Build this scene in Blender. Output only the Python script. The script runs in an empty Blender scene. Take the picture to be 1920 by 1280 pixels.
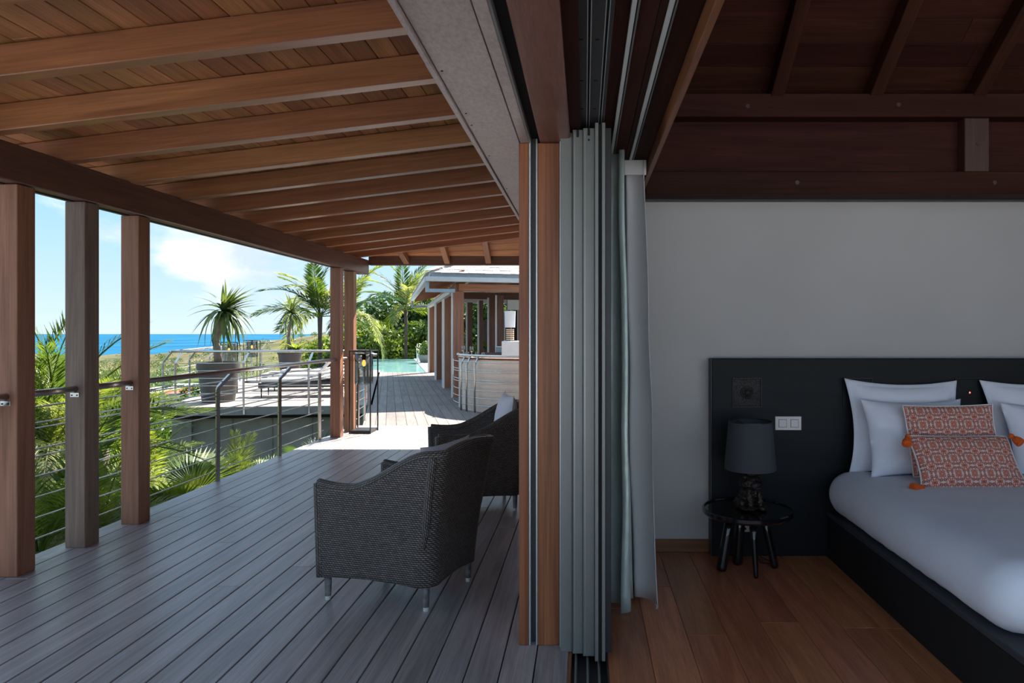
import bpy, bmesh, math, random
import numpy as np
from mathutils import Vector, Matrix, noise

random.seed(7)
rng = np.random.default_rng(7)
S = bpy.context.scene
COL = S.collection
PI = math.pi

# ------------------------------------------------------------------ camera
cam_d = bpy.data.cameras.new('camera')
cam_d.sensor_width = 36.0
cam_d.lens = 24.0
cam_d.shift_x = -137 / 1920
cam_d.shift_y = -19 / 1920
cam_d.clip_start = 0.05
cam_d.clip_end = 40000
cam = bpy.data.objects.new('camera', cam_d)
cam.location = (0, 0, 1.5)
cam.rotation_euler = (PI / 2, 0, 0)
COL.objects.link(cam)
S.camera = cam

# ------------------------------------------------------------------ exposure
S.view_settings.view_transform = 'Standard'
S.view_settings.look = 'None'
S.view_settings.exposure = 1.45
S.view_settings.gamma = 1.0
S.view_settings.use_curve_mapping = False

# ------------------------------------------------------------------ sky
def NN(nt, t, **kw):
    n = nt.nodes.new(t)
    for k, v in kw.items():
        if k == 'inp':
            for kk, vv in v.items():
                n.inputs[kk].default_value = vv
        else:
            setattr(n, k, v)
    return n

def math_(nt, op, a, b=None, c=None, clamp=False):
    n = nt.nodes.new('ShaderNodeMath'); n.operation = op; n.use_clamp = clamp
    for i, v in enumerate((a, b, c)):
        if v is None: continue
        if isinstance(v, (int, float)): n.inputs[i].default_value = v
        else: nt.links.new(v, n.inputs[i])
    return n.outputs[0]

def ramp(nt, fac, stops, interp='LINEAR'):
    n = nt.nodes.new('ShaderNodeValToRGB'); cr = n.color_ramp; cr.interpolation = interp
    while len(cr.elements) < len(stops): cr.elements.new(0.5)
    for e, (p, c) in zip(cr.elements, stops):
        e.position = p; e.color = (c[0], c[1], c[2], 1) if len(c) == 3 else c
    if fac is not None: nt.links.new(fac, n.inputs[0])
    return n.outputs[0]

def mixc(nt, fac, a, b, blend='MIX'):
    n = nt.nodes.new('ShaderNodeMix'); n.data_type = 'RGBA'; n.blend_type = blend
    for s, v in ((n.inputs[0], fac), (n.inputs[6], a), (n.inputs[7], b)):
        if isinstance(v, (int, float)): s.default_value = v
        elif isinstance(v, tuple): s.default_value = (*v[:3], 1)
        else: nt.links.new(v, s)
    return n.outputs[2]

w = bpy.data.worlds.new('sky'); S.world = w; w.use_nodes = True
nt = w.node_tree; nt.nodes.clear()
tc = NN(nt, 'ShaderNodeTexCoord')
sep = NN(nt, 'ShaderNodeSeparateXYZ'); nt.links.new(tc.outputs['Generated'], sep.inputs[0])
grad = ramp(nt, sep.outputs[2], [(0.0, (0.54, 0.66, 0.72)), (0.06, (0.43, 0.60, 0.73)), (0.18, (0.27, 0.51, 0.76)), (0.45, (0.27, 0.51, 0.78)), (1.0, (0.26, 0.50, 0.78))])
mp = NN(nt, 'ShaderNodeMapping'); mp.inputs['Scale'].default_value = (1, 1, 2.0); mp.inputs['Location'].default_value = (0.13, 0.0, 0.31)
nt.links.new(tc.outputs['Generated'], mp.inputs[0])
n1 = NN(nt, 'ShaderNodeTexNoise', inp={'Scale': 4.2, 'Detail': 9.0, 'Roughness': 0.56, 'Distortion': 0.25})
nt.links.new(mp.outputs[0], n1.inputs['Vector'])
cl = ramp(nt, n1.outputs['Fac'], [(0.47, (0, 0, 0)), (0.61, (1, 1, 1))], 'EASE')
n2 = NN(nt, 'ShaderNodeTexNoise', inp={'Scale': 9.0, 'Detail': 7.0, 'Roughness': 0.55})
nt.links.new(mp.outputs[0], n2.inputs['Vector'])
ccol = ramp(nt, n2.outputs['Fac'], [(0.36, (0.50, 0.59, 0.72)), (0.60, (0.80, 0.80, 0.80))])
skyc = mixc(nt, cl, grad, ccol)
bg = NN(nt, 'ShaderNodeBackground', inp={'Strength': 0.56})
nt.links.new(skyc, bg.inputs[0])
wo = NN(nt, 'ShaderNodeOutputWorld'); nt.links.new(bg.outputs[0], wo.inputs[0])

# ------------------------------------------------------------------ sun (ahead and to the right, about 45 degrees up)
sd = bpy.data.lights.new('sun', 'SUN'); sd.energy = 7.0; sd.color = (1.0, 0.93, 0.82); sd.angle = math.radians(0.53)
sun = bpy.data.objects.new('sun', sd); COL.objects.link(sun)
sun.rotation_euler = Vector((0.40, 0.90, 1.0)).to_track_quat('Z', 'Y').to_euler()

# ------------------------------------------------------------------ materials
def new_mat(name):
    m = bpy.data.materials.new(name); m.use_nodes = True
    nt = m.node_tree; nt.nodes.clear()
    out = NN(nt, 'ShaderNodeOutputMaterial')
    b = NN(nt, 'ShaderNodeBsdfPrincipled'); nt.links.new(b.outputs[0], out.inputs[0])
    return m, nt, b, out

def bump(nt, b, h, strength=0.2, dist=0.01):
    n = NN(nt, 'ShaderNodeBump', inp={'Strength': strength, 'Distance': dist})
    nt.links.new(h, n.inputs['Height']); nt.links.new(n.outputs[0], b.inputs['Normal'])

def obj_coords(nt, scale, rnd=True):
    tc = NN(nt, 'ShaderNodeTexCoord')
    v = tc.outputs['Object']
    if rnd:
        oi = NN(nt, 'ShaderNodeObjectInfo')
        sc = NN(nt, 'ShaderNodeVectorMath', operation='SCALE'); sc.inputs[0].default_value = (37.0, 71.0, 53.0)
        nt.links.new(oi.outputs['Random'], sc.inputs['Scale'])
        ad = NN(nt, 'ShaderNodeVectorMath', operation='ADD')
        nt.links.new(v, ad.inputs[0]); nt.links.new(sc.outputs[0], ad.inputs[1]); v = ad.outputs[0]
    m = NN(nt, 'ShaderNodeMapping'); m.inputs['Scale'].default_value = scale
    nt.links.new(v, m.inputs[0])
    return m.outputs[0]

def plain(name, col, rough=0.5, metal=0.0, var=0.0, spec=0.5, bmp=0.0, bscale=60.0, coat=0.0, nscale=6.0):
    m, nt, b, out = new_mat(name)
    b.inputs['Roughness'].default_value = rough; b.inputs['Metallic'].default_value = metal
    b.inputs['Specular IOR Level'].default_value = spec
    b.inputs['Coat Weight'].default_value = coat
    v = obj_coords(nt, (1, 1, 1))
    n = NN(nt, 'ShaderNodeTexNoise', inp={'Scale': nscale, 'Detail': 5.0}); nt.links.new(v, n.inputs['Vector'])
    k = max(var, 0.03)
    c = ramp(nt, n.outputs['Fac'], [(0.3, tuple(x * (1 - k) for x in col)), (0.7, tuple(min(1, x * (1 + k)) for x in col))])
    nt.links.new(c, b.inputs['Base Color'])
    if bmp:
        n2 = NN(nt, 'ShaderNodeTexNoise', inp={'Scale': bscale, 'Detail': 3.0}); nt.links.new(v, n2.inputs['Vector'])
        bump(nt, b, n2.outputs['Fac'], bmp, 0.01)
    return m

def wood(name, dark, light, rough=0.5, val=0.35, bmp=0.12, gs=(0.7, 9.0, 9.0), fine=(2.0, 110.0, 110.0), spec=0.5, hue=0.012, coat=0.0, stain=None):
    m, nt, b, out = new_mat(name)
    b.inputs['Roughness'].default_value = rough; b.inputs['Specular IOR Level'].default_value = spec
    b.inputs['Coat Weight'].default_value = coat; b.inputs['Coat Roughness'].default_value = 0.25
    v = obj_coords(nt, gs)
    n = NN(nt, 'ShaderNodeTexNoise', inp={'Scale': 1.6, 'Detail': 6.0, 'Roughness': 0.6, 'Distortion': 1.1}); nt.links.new(v, n.inputs['Vector'])
    c = ramp(nt, n.outputs['Fac'], [(0.28, dark), (0.5, tuple((a + d) / 2 for a, d in zip(dark, light))), (0.72, light)])
    v2 = obj_coords(nt, fine)
    n2 = NN(nt, 'ShaderNodeTexNoise', inp={'Scale': 1.0, 'Detail': 4.0, 'Roughness': 0.7}); nt.links.new(v2, n2.inputs['Vector'])
    f = ramp(nt, n2.outputs['Fac'], [(0.3, (0.72, 0.72, 0.72)), (0.62, (1.06, 1.06, 1.06))])
    c = mixc(nt, 1.0, c, f, 'MULTIPLY')
    if stain:
        tc = NN(nt, 'ShaderNodeTexCoord'); gm = NN(nt, 'ShaderNodeNewGeometry')
        n3 = NN(nt, 'ShaderNodeTexNoise', inp={'Scale': 0.55, 'Detail': 5.0, 'Roughness': 0.6}); nt.links.new(gm.outputs['Position'], n3.inputs['Vector'])
        k = ramp(nt, n3.outputs['Fac'], [(0.50, (0, 0, 0)), (0.66, (0.75, 0.75, 0.75))])
        c = mixc(nt, k, c, stain)
    oi = NN(nt, 'ShaderNodeObjectInfo')
    hs = NN(nt, 'ShaderNodeHueSaturation')
    nt.links.new(math_(nt, 'MULTIPLY_ADD', oi.outputs['Random'], val, 1 - val / 2), hs.inputs['Value'])
    r2 = math_(nt, 'FRACT', math_(nt, 'MULTIPLY', oi.outputs['Random'], 17.31))
    nt.links.new(math_(nt, 'MULTIPLY_ADD', r2, hue, 0.5 - hue / 2), hs.inputs['Hue'])
    nt.links.new(c, hs.inputs['Color'])
    nt.links.new(hs.outputs[0], b.inputs['Base Color'])
    h = math_(nt, 'ADD', n2.outputs['Fac'], n.outputs['Fac'])
    bump(nt, b, h, bmp, 0.004)
    return m

def leafm(name, c1, c2, trans=0.45, rough=0.4, scale=3.0):
    m, nt, b, out = new_mat(name)
    v = obj_coords(nt, (1, 1, 1))
    n = NN(nt, 'ShaderNodeTexNoise', inp={'Scale': scale, 'Detail': 4.0}); nt.links.new(v, n.inputs['Vector'])
    oi = NN(nt, 'ShaderNodeObjectInfo')
    f = math_(nt, 'ADD', n.outputs['Fac'], math_(nt, 'MULTIPLY_ADD', oi.outputs['Random'], 0.4, -0.2))
    c = ramp(nt, f, [(0.3, c1), (0.68, c2)])
    nt.links.new(c, b.inputs['Base Color']); b.inputs['Roughness'].default_value = rough
    b.inputs['Specular IOR Level'].default_value = 0.35
    t = NN(nt, 'ShaderNodeBsdfTranslucent')
    tcx = mixc(nt, 1.0, c, (1.15, 1.15, 0.5), 'MULTIPLY'); nt.links.new(tcx, t.inputs[0])
    mx = NN(nt, 'ShaderNodeMixShader', inp={0: trans}); nt.links.new(b.outputs[0], mx.inputs[1]); nt.links.new(t.outputs[0], mx.inputs[2])
    nt.links.new(mx.outputs[0], out.inputs[0])
    return m

def glassm(name, tint, alpha=0.75, rough=0.02):
    m, nt, b, out = new_mat(name)
    t = NN(nt, 'ShaderNodeBsdfTransparent'); t.inputs[0].default_value = (*tint, 1)
    g = NN(nt, 'ShaderNodeBsdfGlossy', inp={'Roughness': rough})
    fr = NN(nt, 'ShaderNodeFresnel', inp={'IOR': 1.5})
    k = math_(nt, 'MULTIPLY_ADD', fr.outputs[0], 0.9, 0.03)
    mx = NN(nt, 'ShaderNodeMixShader'); nt.links.new(k, mx.inputs[0]); nt.links.new(t.outputs[0], mx.inputs[1]); nt.links.new(g.outputs[0], mx.inputs[2])
    nt.links.new(mx.outputs[0], out.inputs[0])
    return m

def emit(name, col, st):
    m, nt, b, out = new_mat(name)
    b.inputs['Base Color'].default_value = (*col, 1)
    b.inputs['Emission Color'].default_value = (*col, 1); b.inputs['Emission Strength'].default_value = st
    return m

M = {}
M['deck'] = wood('weathered deck wood', (0.27, 0.238, 0.245), (0.49, 0.44, 0.45), rough=0.36, val=0.28, bmp=0.10, gs=(0.6, 8, 8), spec=0.8)
M['deck_far'] = wood('grey deck wood', (0.17, 0.150, 0.142), (0.30, 0.262, 0.245), rough=0.6, val=0.25, bmp=0.1, spec=0.3, stain=(0.13, 0.115, 0.115))
M['terrace'] = wood('pale terrace wood', (0.26, 0.21, 0.19), (0.36, 0.30, 0.275), rough=0.6, val=0.12, bmp=0.1, spec=0.3)
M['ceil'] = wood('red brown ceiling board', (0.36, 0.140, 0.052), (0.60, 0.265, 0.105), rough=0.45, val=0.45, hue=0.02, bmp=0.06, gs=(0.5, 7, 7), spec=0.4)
M['rafter'] = wood('brown rafter wood', (0.23, 0.088, 0.036), (0.43, 0.180, 0.076), rough=0.30, val=0.3, bmp=0.06, gs=(0.5, 6, 9), spec=0.75)
M['beam'] = wood('dark brown beam wood', (0.10, 0.045, 0.030), (0.19, 0.088, 0.058), rough=0.5, val=0.2, bmp=0.08, spec=0.4)
M['post'] = wood('brown post wood', (0.20, 0.085, 0.048), (0.37, 0.170, 0.098), rough=0.55, val=0.3, bmp=0.10, gs=(0.5, 10, 10), spec=0.4)
M['postgrey'] = wood('weathered post wood', (0.17, 0.115, 0.088), (0.29, 0.205, 0.16), rough=0.6, val=0.1, bmp=0.14, gs=(0.5, 8, 8), spec=0.35)
M['doorwood'] = wood('orange brown door wood', (0.17, 0.054, 0.022), (0.36, 0.128, 0.052), rough=0.42, val=0.15, bmp=0.05, gs=(0.35, 14, 14), spec=0.4)
M['soffit'] = wood('stained soffit panel', (0.42, 0.33, 0.305), (0.54, 0.435, 0.40), rough=0.34, val=0.05, bmp=0.02, gs=(1.5, 5, 5), fine=(30, 60, 60), spec=0.5)
M['header'] = wood('varnished header beam', (0.16, 0.062, 0.042), (0.26, 0.105, 0.072), rough=0.34, val=0.1, bmp=0.25, gs=(1.2, 5, 5), fine=(6, 60, 60), spec=0.5)
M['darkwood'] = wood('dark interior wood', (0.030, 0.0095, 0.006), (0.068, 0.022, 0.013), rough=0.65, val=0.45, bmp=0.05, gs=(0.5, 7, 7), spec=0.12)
M['blockwood'] = wood('brown block wood', (0.055, 0.021, 0.012), (0.10, 0.042, 0.024), rough=0.45, val=0.1, bmp=0.04)
M['trimwood'] = wood('orange interior trim', (0.17, 0.06, 0.025), (0.32, 0.12, 0.05), rough=0.4, val=0.1, bmp=0.04, spec=0.4)
M['parquet'] = wood('red brown floorboard', (0.34, 0.105, 0.045), (0.58, 0.215, 0.100), rough=0.32, val=0.45, hue=0.015, bmp=0.05, gs=(0.7, 6, 6), fine=(4, 90, 90), spec=0.45)
M['parq_base'] = plain('dark joint', (0.035, 0.015, 0.01), 0.8)
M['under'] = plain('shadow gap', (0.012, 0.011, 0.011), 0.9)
M['alu'] = plain('grey lacquered aluminium', (0.20, 0.205, 0.195), 0.42, 0.35, 0.04)
M['alu_l'] = plain('light aluminium edge', (0.55, 0.58, 0.58), 0.3, 0.6, 0.03)
M['alu_d'] = plain('dark aluminium', (0.055, 0.055, 0.058), 0.45, 0.4, 0.05)
M['track'] = plain('charcoal track plate', (0.055, 0.053, 0.056), 0.5, 0.2, 0.06)
M['railw'] = plain('white curtain rail', (0.72, 0.76, 0.72), 0.4, 0.1, 0.02)
M['steel'] = plain('brushed stainless steel', (0.62, 0.60, 0.58), 0.25, 1.0, 0.05)
M['steel_d'] = plain('polished steel tube', (0.58, 0.56, 0.55), 0.32, 1.0, 0.08)
M['black'] = plain('black painted metal', (0.014, 0.014, 0.016), 0.4, 0.3, 0.05)
M['blackgloss'] = plain('black lacquer', (0.006, 0.006, 0.007), 0.16, 0.0, 0.05, coat=0.6)
M['headb'] = wood('black stained headboard', (0.005, 0.006, 0.008), (0.010, 0.012, 0.015), rough=0.55, val=0.05, bmp=0.04, gs=(0.6, 4, 4), spec=0.25)
M['bedblack'] = plain('black bed panel', (0.006, 0.006, 0.007), 0.7, 0.0, 0.2, bmp=0.08, bscale=200)
M['bedledge'] = plain('charcoal bed ledge', (0.045, 0.048, 0.058), 0.5, 0.0, 0.1)
M['wall'] = plain('pale grey plaster', (0.50, 0.475, 0.46), 0.75, 0.0, 0.04, spec=0.3, bmp=0.03, bscale=90, nscale=1.5)
M['wallw'] = plain('warm white plaster', (0.72, 0.63, 0.55), 0.7, 0.0, 0.04)
M['concrete'] = plain('grey concrete', (0.26, 0.255, 0.25), 0.85, 0.0, 0.18, bmp=0.1, bscale=30, nscale=2.5)
M['fascia'] = plain('dark grey fascia', (0.20, 0.20, 0.205), 0.7, 0.0, 0.1)
M['planter'] = plain('dark grey planter', (0.062, 0.057, 0.053), 0.55, 0.0, 0.06)
M['soil'] = plain('dark soil', (0.05, 0.035, 0.025), 0.95, 0.0, 0.3)
M['white'] = plain('lavender white cotton', (0.80, 0.81, 0.90), 0.8, 0.0, 0.02, spec=0.2, bmp=0.05, bscale=14, nscale=3)
M['pipe'] = plain('white piping', (0.78, 0.74, 0.74), 0.8, 0.0, 0.03)
M['orange'] = plain('orange wool', (0.85, 0.13, 0.015), 0.85, 0.0, 0.15, bmp=0.8, bscale=160)
M['shade'] = plain('charcoal linen shade', (0.050, 0.054, 0.062), 0.85, 0.0, 0.05, bmp=0.1, bscale=300)
M['bronze'] = plain('dark bronze', (0.045, 0.030, 0.024), 0.38, 0.5, 0.4, bmp=0.9, bscale=70)
M['hammer'] = plain('hammered dark bronze', (0.06, 0.052, 0.05), 0.3, 0.7, 0.2, bmp=1.0, bscale=120)
M['switch'] = plain('pale grey switch plate', (0.60, 0.57, 0.56), 0.45, 0.2, 0.02)
M['satin'] = plain('grey green satin', (0.46, 0.54, 0.51), 0.28, 0.25, 0.08, bmp=0.4, bscale=16)
M['lining'] = plain('dark grey curtain lining', (0.10, 0.10, 0.11), 0.8, 0.0, 0.06)
M['canvas'] = plain('pale lounger cushion', (0.72, 0.68, 0.63), 0.85, 0.0, 0.03)
M['dkfab'] = plain('charcoal textile', (0.05, 0.047, 0.048), 0.8, 0.0, 0.06)
M['shingle'] = plain('pale wood shingle', (0.60, 0.56, 0.54), 0.85, 0.0, 0.15)
M['gutter'] = plain('blue grey zinc', (0.30, 0.37, 0.42), 0.45, 0.35, 0.06)
M['gutter_l'] = plain('pale grey zinc', (0.50, 0.52, 0.52), 0.5, 0.25, 0.06)
M['whiteframe'] = plain('white window frame', (0.78, 0.76, 0.74), 0.5, 0.0, 0.03)
M['stone'] = plain('grey paving', (0.27, 0.25, 0.245), 0.8, 0.0, 0.15, bmp=0.1, bscale=20)
M['bouncestone'] = plain('pale bounce stone', (0.80, 0.80, 0.80), 0.8, 0.0, 0.05)  # kept very pale so the added rear terrace bounces more light
M['bark'] = plain('grey palm bark', (0.20, 0.165, 0.13), 0.9, 0.0, 0.35, bmp=0.6, bscale=30)
M['bark_d'] = plain('dark palm bark', (0.075, 0.055, 0.045), 0.9, 0.0, 0.35, bmp=0.6, bscale=20)
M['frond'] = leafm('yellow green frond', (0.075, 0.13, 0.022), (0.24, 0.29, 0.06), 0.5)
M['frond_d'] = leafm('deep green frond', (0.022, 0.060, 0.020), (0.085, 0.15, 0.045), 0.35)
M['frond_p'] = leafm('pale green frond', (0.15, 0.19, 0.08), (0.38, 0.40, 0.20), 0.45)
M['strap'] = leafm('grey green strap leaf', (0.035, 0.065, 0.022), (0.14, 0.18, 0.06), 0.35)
M['ti'] = leafm('red and yellow leaf', (0.28, 0.055, 0.02), (0.30, 0.32, 0.04), 0.45, scale=1.2)
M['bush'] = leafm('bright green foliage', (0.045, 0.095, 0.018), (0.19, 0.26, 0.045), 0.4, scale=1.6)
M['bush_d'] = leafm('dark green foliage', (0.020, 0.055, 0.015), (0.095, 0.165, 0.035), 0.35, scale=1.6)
M['bush_y'] = leafm('olive foliage', (0.10, 0.125, 0.03), (0.30, 0.30, 0.09), 0.4, scale=1.6)
M['petal'] = leafm('white and pink petals', (0.75, 0.45, 0.42), (0.85, 0.80, 0.75), 0.3)
M['houseW'] = plain('white house wall', (0.72, 0.72, 0.72), 0.8, 0.0, 0.04)
M['houseG'] = plain('pale blue house wall', (0.50, 0.62, 0.66), 0.8, 0.0, 0.04)
M['roofred'] = plain('red house roof', (0.62, 0.16, 0.13), 0.8, 0.0, 0.1)
M['roofgrey'] = plain('pale grey house roof', (0.50, 0.52, 0.48), 0.8, 0.0, 0.1)
M['pane'] = plain('dark window pane', (0.06, 0.08, 0.10), 0.15, 0.0, 0.05)
M['glass'] = glassm('clear glass', (0.93, 0.96, 0.95))
M['smoke'] = glassm('smoky lantern glass', (0.50, 0.52, 0.52))
M['bulb'] = emit('glowing filament bulb', (1.0, 0.42, 0.08), 1.4)
M['led'] = emit('red indicator light', (1.0, 0.12, 0.08), 1.6)
M['slat'] = wood('pale timber slat', (0.55, 0.38, 0.24), (0.72, 0.54, 0.36), rough=0.6, val=0.1)

def make_specials():
    # wicker
    m, nt, b, out = new_mat('dark brown wicker'); M['wicker'] = m
    uv = NN(nt, 'ShaderNodeUVMap')
    br = NN(nt, 'ShaderNodeTexBrick', offset=0.0, offset_frequency=2)
    br.inputs['Scale'].default_value = 1.0
    br.inputs['Brick Width'].default_value = 0.020; br.inputs['Row Height'].default_value = 0.0115
    br.inputs['Mortar Size'].default_value = 0.003; br.inputs['Mortar Smooth'].default_value = 0.8
    br.inputs['Color1'].default_value = (0.15, 0.125, 0.112, 1); br.inputs['Color2'].default_value = (0.24, 0.205, 0.19, 1)
    br.inputs['Mortar'].default_value = (0.010, 0.008, 0.008, 1)
    spu = NN(nt, 'ShaderNodeSeparateXYZ'); nt.links.new(uv.outputs[0], spu.inputs[0])
    cmb = NN(nt, 'ShaderNodeCombineXYZ'); nt.links.new(math_(nt, 'MULTIPLY_ADD', spu.outputs[1], 0.85, spu.outputs[0]), cmb.inputs[0]); nt.links.new(spu.outputs[1], cmb.inputs[1])
    nt.links.new(cmb.outputs[0], br.inputs['Vector'])
    nt.links.new(br.outputs['Color'], b.inputs['Base Color'])
    b.inputs['Roughness'].default_value = 0.42
    bump(nt, b, math_(nt, 'SUBTRACT', 1.0, br.outputs['Fac']), 0.9, 0.004)
    # printed cushion: rosettes in rings on cream
    m, nt, b, out = new_mat('terracotta medallion print'); M['print'] = m
    uv = NN(nt, 'ShaderNodeUVMap'); sp = NN(nt, 'ShaderNodeSeparateXYZ'); nt.links.new(uv.outputs[0], sp.inputs[0])
    def cell(sc, ox, oy):
        x = math_(nt, 'SUBTRACT', math_(nt, 'FRACT', math_(nt, 'MULTIPLY_ADD', sp.outputs[0], sc, ox)), 0.5)
        y = math_(nt, 'SUBTRACT', math_(nt, 'FRACT', math_(nt, 'MULTIPLY_ADD', sp.outputs[1], sc, oy)), 0.5)
        r = math_(nt, 'SQRT', math_(nt, 'ADD', math_(nt, 'MULTIPLY', x, x), math_(nt, 'MULTIPLY', y, y)))
        return r, math_(nt, 'ARCTAN2', y, x)
    def ring(r, r0, wd):
        return math_(nt, 'LESS_THAN', math_(nt, 'ABSOLUTE', math_(nt, 'SUBTRACT', r, r0)), wd)
    def petals(r, th, n, r0, amp):
        return math_(nt, 'LESS_THAN', r, math_(nt, 'MULTIPLY_ADD', math_(nt, 'COSINE', math_(nt, 'MULTIPLY', th, float(n))), amp, r0))
    k = 11.0
    r1, t1 = cell(k, 0.0, 0.0); r2, t2 = cell(k, 0.5, 0.5); r3, t3 = cell(2 * k, 0.5, 0.0); r4, t4 = cell(k * 4, 0, 0)
    red = math_(nt, 'MAXIMUM', petals(r1, t1, 8, 0.15, 0.08), petals(r2, t2, 6, 0.13, 0.06))
    red = math_(nt, 'MAXIMUM', red, math_(nt, 'MAXIMUM', ring(r3, 0.17, 0.05), ring(r2, 0.30, 0.02)))
    red = math_(nt, 'MAXIMUM', red, ring(r4, 0.28, 0.10))
    red = math_(nt, 'MULTIPLY', red, math_(nt, 'GREATER_THAN', r1, 0.03))
    dark = math_(nt, 'MAXIMUM', ring(r1, 0.40, 0.022), ring(r1, 0.33, 0.012))
    dark = math_(nt, 'MAXIMUM', dark, math_(nt, 'LESS_THAN', r2, 0.05))
    c = mixc(nt, red, (0.76, 0.60, 0.55), (0.56, 0.14, 0.085))
    c = mixc(nt, dark, c, (0.22, 0.085, 0.085))
    nt.links.new(c, b.inputs['Base Color']); b.inputs['Roughness'].default_value = 0.85
    # sheer curtain
    m, nt, b, out = new_mat('sheer white voile'); M['sheer'] = m
    b.inputs['Base Color'].default_value = (0.86, 0.84, 0.86, 1); b.inputs['Roughness'].default_value = 0.8
    t = NN(nt, 'ShaderNodeBsdfTranslucent'); t.inputs[0].default_value = (0.85, 0.85, 0.85, 1)
    a = NN(nt, 'ShaderNodeMixShader', inp={0: 0.4}); nt.links.new(b.outputs[0], a.inputs[1]); nt.links.new(t.outputs[0], a.inputs[2])
    nt.links.new(a.outputs[0], out.inputs[0])
    wv = NN(nt, 'ShaderNodeTexNoise', inp={'Scale': 60.0}); nt.links.new(obj_coords(nt, (1, 1, 0.15)), wv.inputs['Vector'])
    bump(nt, b, wv.outputs['Fac'], 0.15, 0.004)
    # sea
    m, nt, b, out = new_mat('open sea water'); M['sea'] = m
    gm = NN(nt, 'ShaderNodeNewGeometry')
    mp = NN(nt, 'ShaderNodeMapping'); mp.inputs['Scale'].default_value = (0.004, 0.0012, 1); nt.links.new(gm.outputs['Position'], mp.inputs[0])
    n = NN(nt, 'ShaderNodeTexNoise', inp={'Scale': 1.0, 'Detail': 5.0}); nt.links.new(mp.outputs[0], n.inputs['Vector'])
    c = ramp(nt, n.outputs['Fac'], [(0.35, (0.005, 0.072, 0.160)), (0.7, (0.012, 0.130, 0.235))])
    mp2 = NN(nt, 'ShaderNodeMapping'); mp2.inputs['Scale'].default_value = (0.035, 0.008, 1); nt.links.new(gm.outputs['Position'], mp2.inputs[0])
    n2 = NN(nt, 'ShaderNodeTexNoise', inp={'Scale': 1.0, 'Detail': 4.0, 'Roughness': 0.7}); nt.links.new(mp2.outputs[0], n2.inputs['Vector'])
    k = ramp(nt, n2.outputs['Fac'], [(0.70, (0, 0, 0)), (0.74, (0.7, 0.7, 0.7))])
    nt.links.new(mixc(nt, k, c, (0.6, 0.75, 0.8)), b.inputs['Base Color'])
    b.inputs['Roughness'].default_value = 0.9; b.inputs['Specular IOR Level'].default_value = 0.05
    # pool
    m, nt, b, out = new_mat('rippled pool water'); M['pool'] = m
    gm = NN(nt, 'ShaderNodeNewGeometry')
    n = NN(nt, 'ShaderNodeTexNoise', inp={'Scale': 2.2, 'Detail': 4.0, 'Distortion': 0.8}); nt.links.new(gm.outputs['Position'], n.inputs['Vector'])
    c = ramp(nt, n.outputs['Fac'], [(0.3, (0.16, 0.42, 0.45)), (0.7, (0.38, 0.68, 0.68))])
    nt.links.new(c, b.inputs['Base Color']); b.inputs['Roughness'].default_value = 0.06
    bump(nt, b, n.outputs['Fac'], 0.12, 0.05)
    # hillside
    m, nt, b, out = new_mat('dry green hillside'); M['land'] = m
    gm = NN(nt, 'ShaderNodeNewGeometry')
    n = NN(nt, 'ShaderNodeTexNoise', inp={'Scale': 0.012, 'Detail': 8.0, 'Roughness': 0.65}); nt.links.new(gm.outputs['Position'], n.inputs['Vector'])
    near = ramp(nt, n.outputs['Fac'], [(0.36, (0.03, 0.058, 0.016)), (0.5, (0.075, 0.10, 0.028)), (0.64, (0.15, 0.155, 0.05))])
    n2 = NN(nt, 'ShaderNodeTexNoise', inp={'Scale': 0.006, 'Detail': 8.0, 'Roughness': 0.7}); nt.links.new(gm.outputs['Position'], n2.inputs['Vector'])
    far = ramp(nt, n2.outputs['Fac'], [(0.38, (0.05, 0.065, 0.03)), (0.5, (0.115, 0.10, 0.052)), (0.66, (0.18, 0.145, 0.075))])
    ln = NN(nt, 'ShaderNodeVectorMath', operation='LENGTH'); nt.links.new(gm.outputs['Position'], ln.inputs[0])
    k = math_(nt, 'MULTIPLY_ADD', ln.outputs['Value'], 1 / 700.0, -0.9, clamp=True)
    nt.links.new(mixc(nt, k, near, far), b.inputs['Base Color']); b.inputs['Roughness'].default_value = 0.95
    b.inputs['Specular IOR Level'].default_value = 0.1
make_specials()

# ------------------------------------------------------------------ mesh helpers
def mesh(name, verts, faces, uvs=None, smooth=False):
    me = bpy.data.meshes.new(name)
    me.from_pydata([tuple(v) for v in verts], [], [tuple(f) for f in faces])
    if uvs is not None:
        l = me.uv_layers.new(name='UVMap')
        li = np.empty(len(me.loops), dtype=np.int32); me.loops.foreach_get('vertex_index', li)
        l.data.foreach_set('uv', np.asarray(uvs, dtype=np.float32)[li].ravel())
    if smooth: me.polygons.foreach_set('use_smooth', [True] * len(me.polygons))
    me.update()
    return me

def ob(name, me, mat=None, parent=None, mtx=None):
    if mat is not None and not me.materials: me.materials.append(M[mat] if isinstance(mat, str) else mat)
    o = bpy.data.objects.new(name, me); COL.objects.link(o)
    if parent is not None: o.parent = parent
    if mtx is not None: o.matrix_basis = mtx
    return o

def T(x, y, z): return Matrix.Translation((x, y, z))
def RZ(a): return Matrix.Rotation(a, 4, 'Z')
def RX(a): return Matrix.Rotation(a, 4, 'X')
def RY(a): return Matrix.Rotation(a, 4, 'Y')

def thing(name, label, cat, loc=(0, 0, 0), rotz=0.0, group=None):
    o = bpy.data.objects.new(name, None); COL.objects.link(o); o.empty_display_size = 0.1
    o.matrix_basis = T(*loc) @ RZ(rotz)
    o['label'] = label; o['category'] = cat
    if group: o['group'] = group
    return o

def tag(o, label, cat, group=None, kind=None):
    o['label'] = label; o['category'] = cat
    if group: o['group'] = group
    if kind: o['kind'] = kind
    return o

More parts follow.
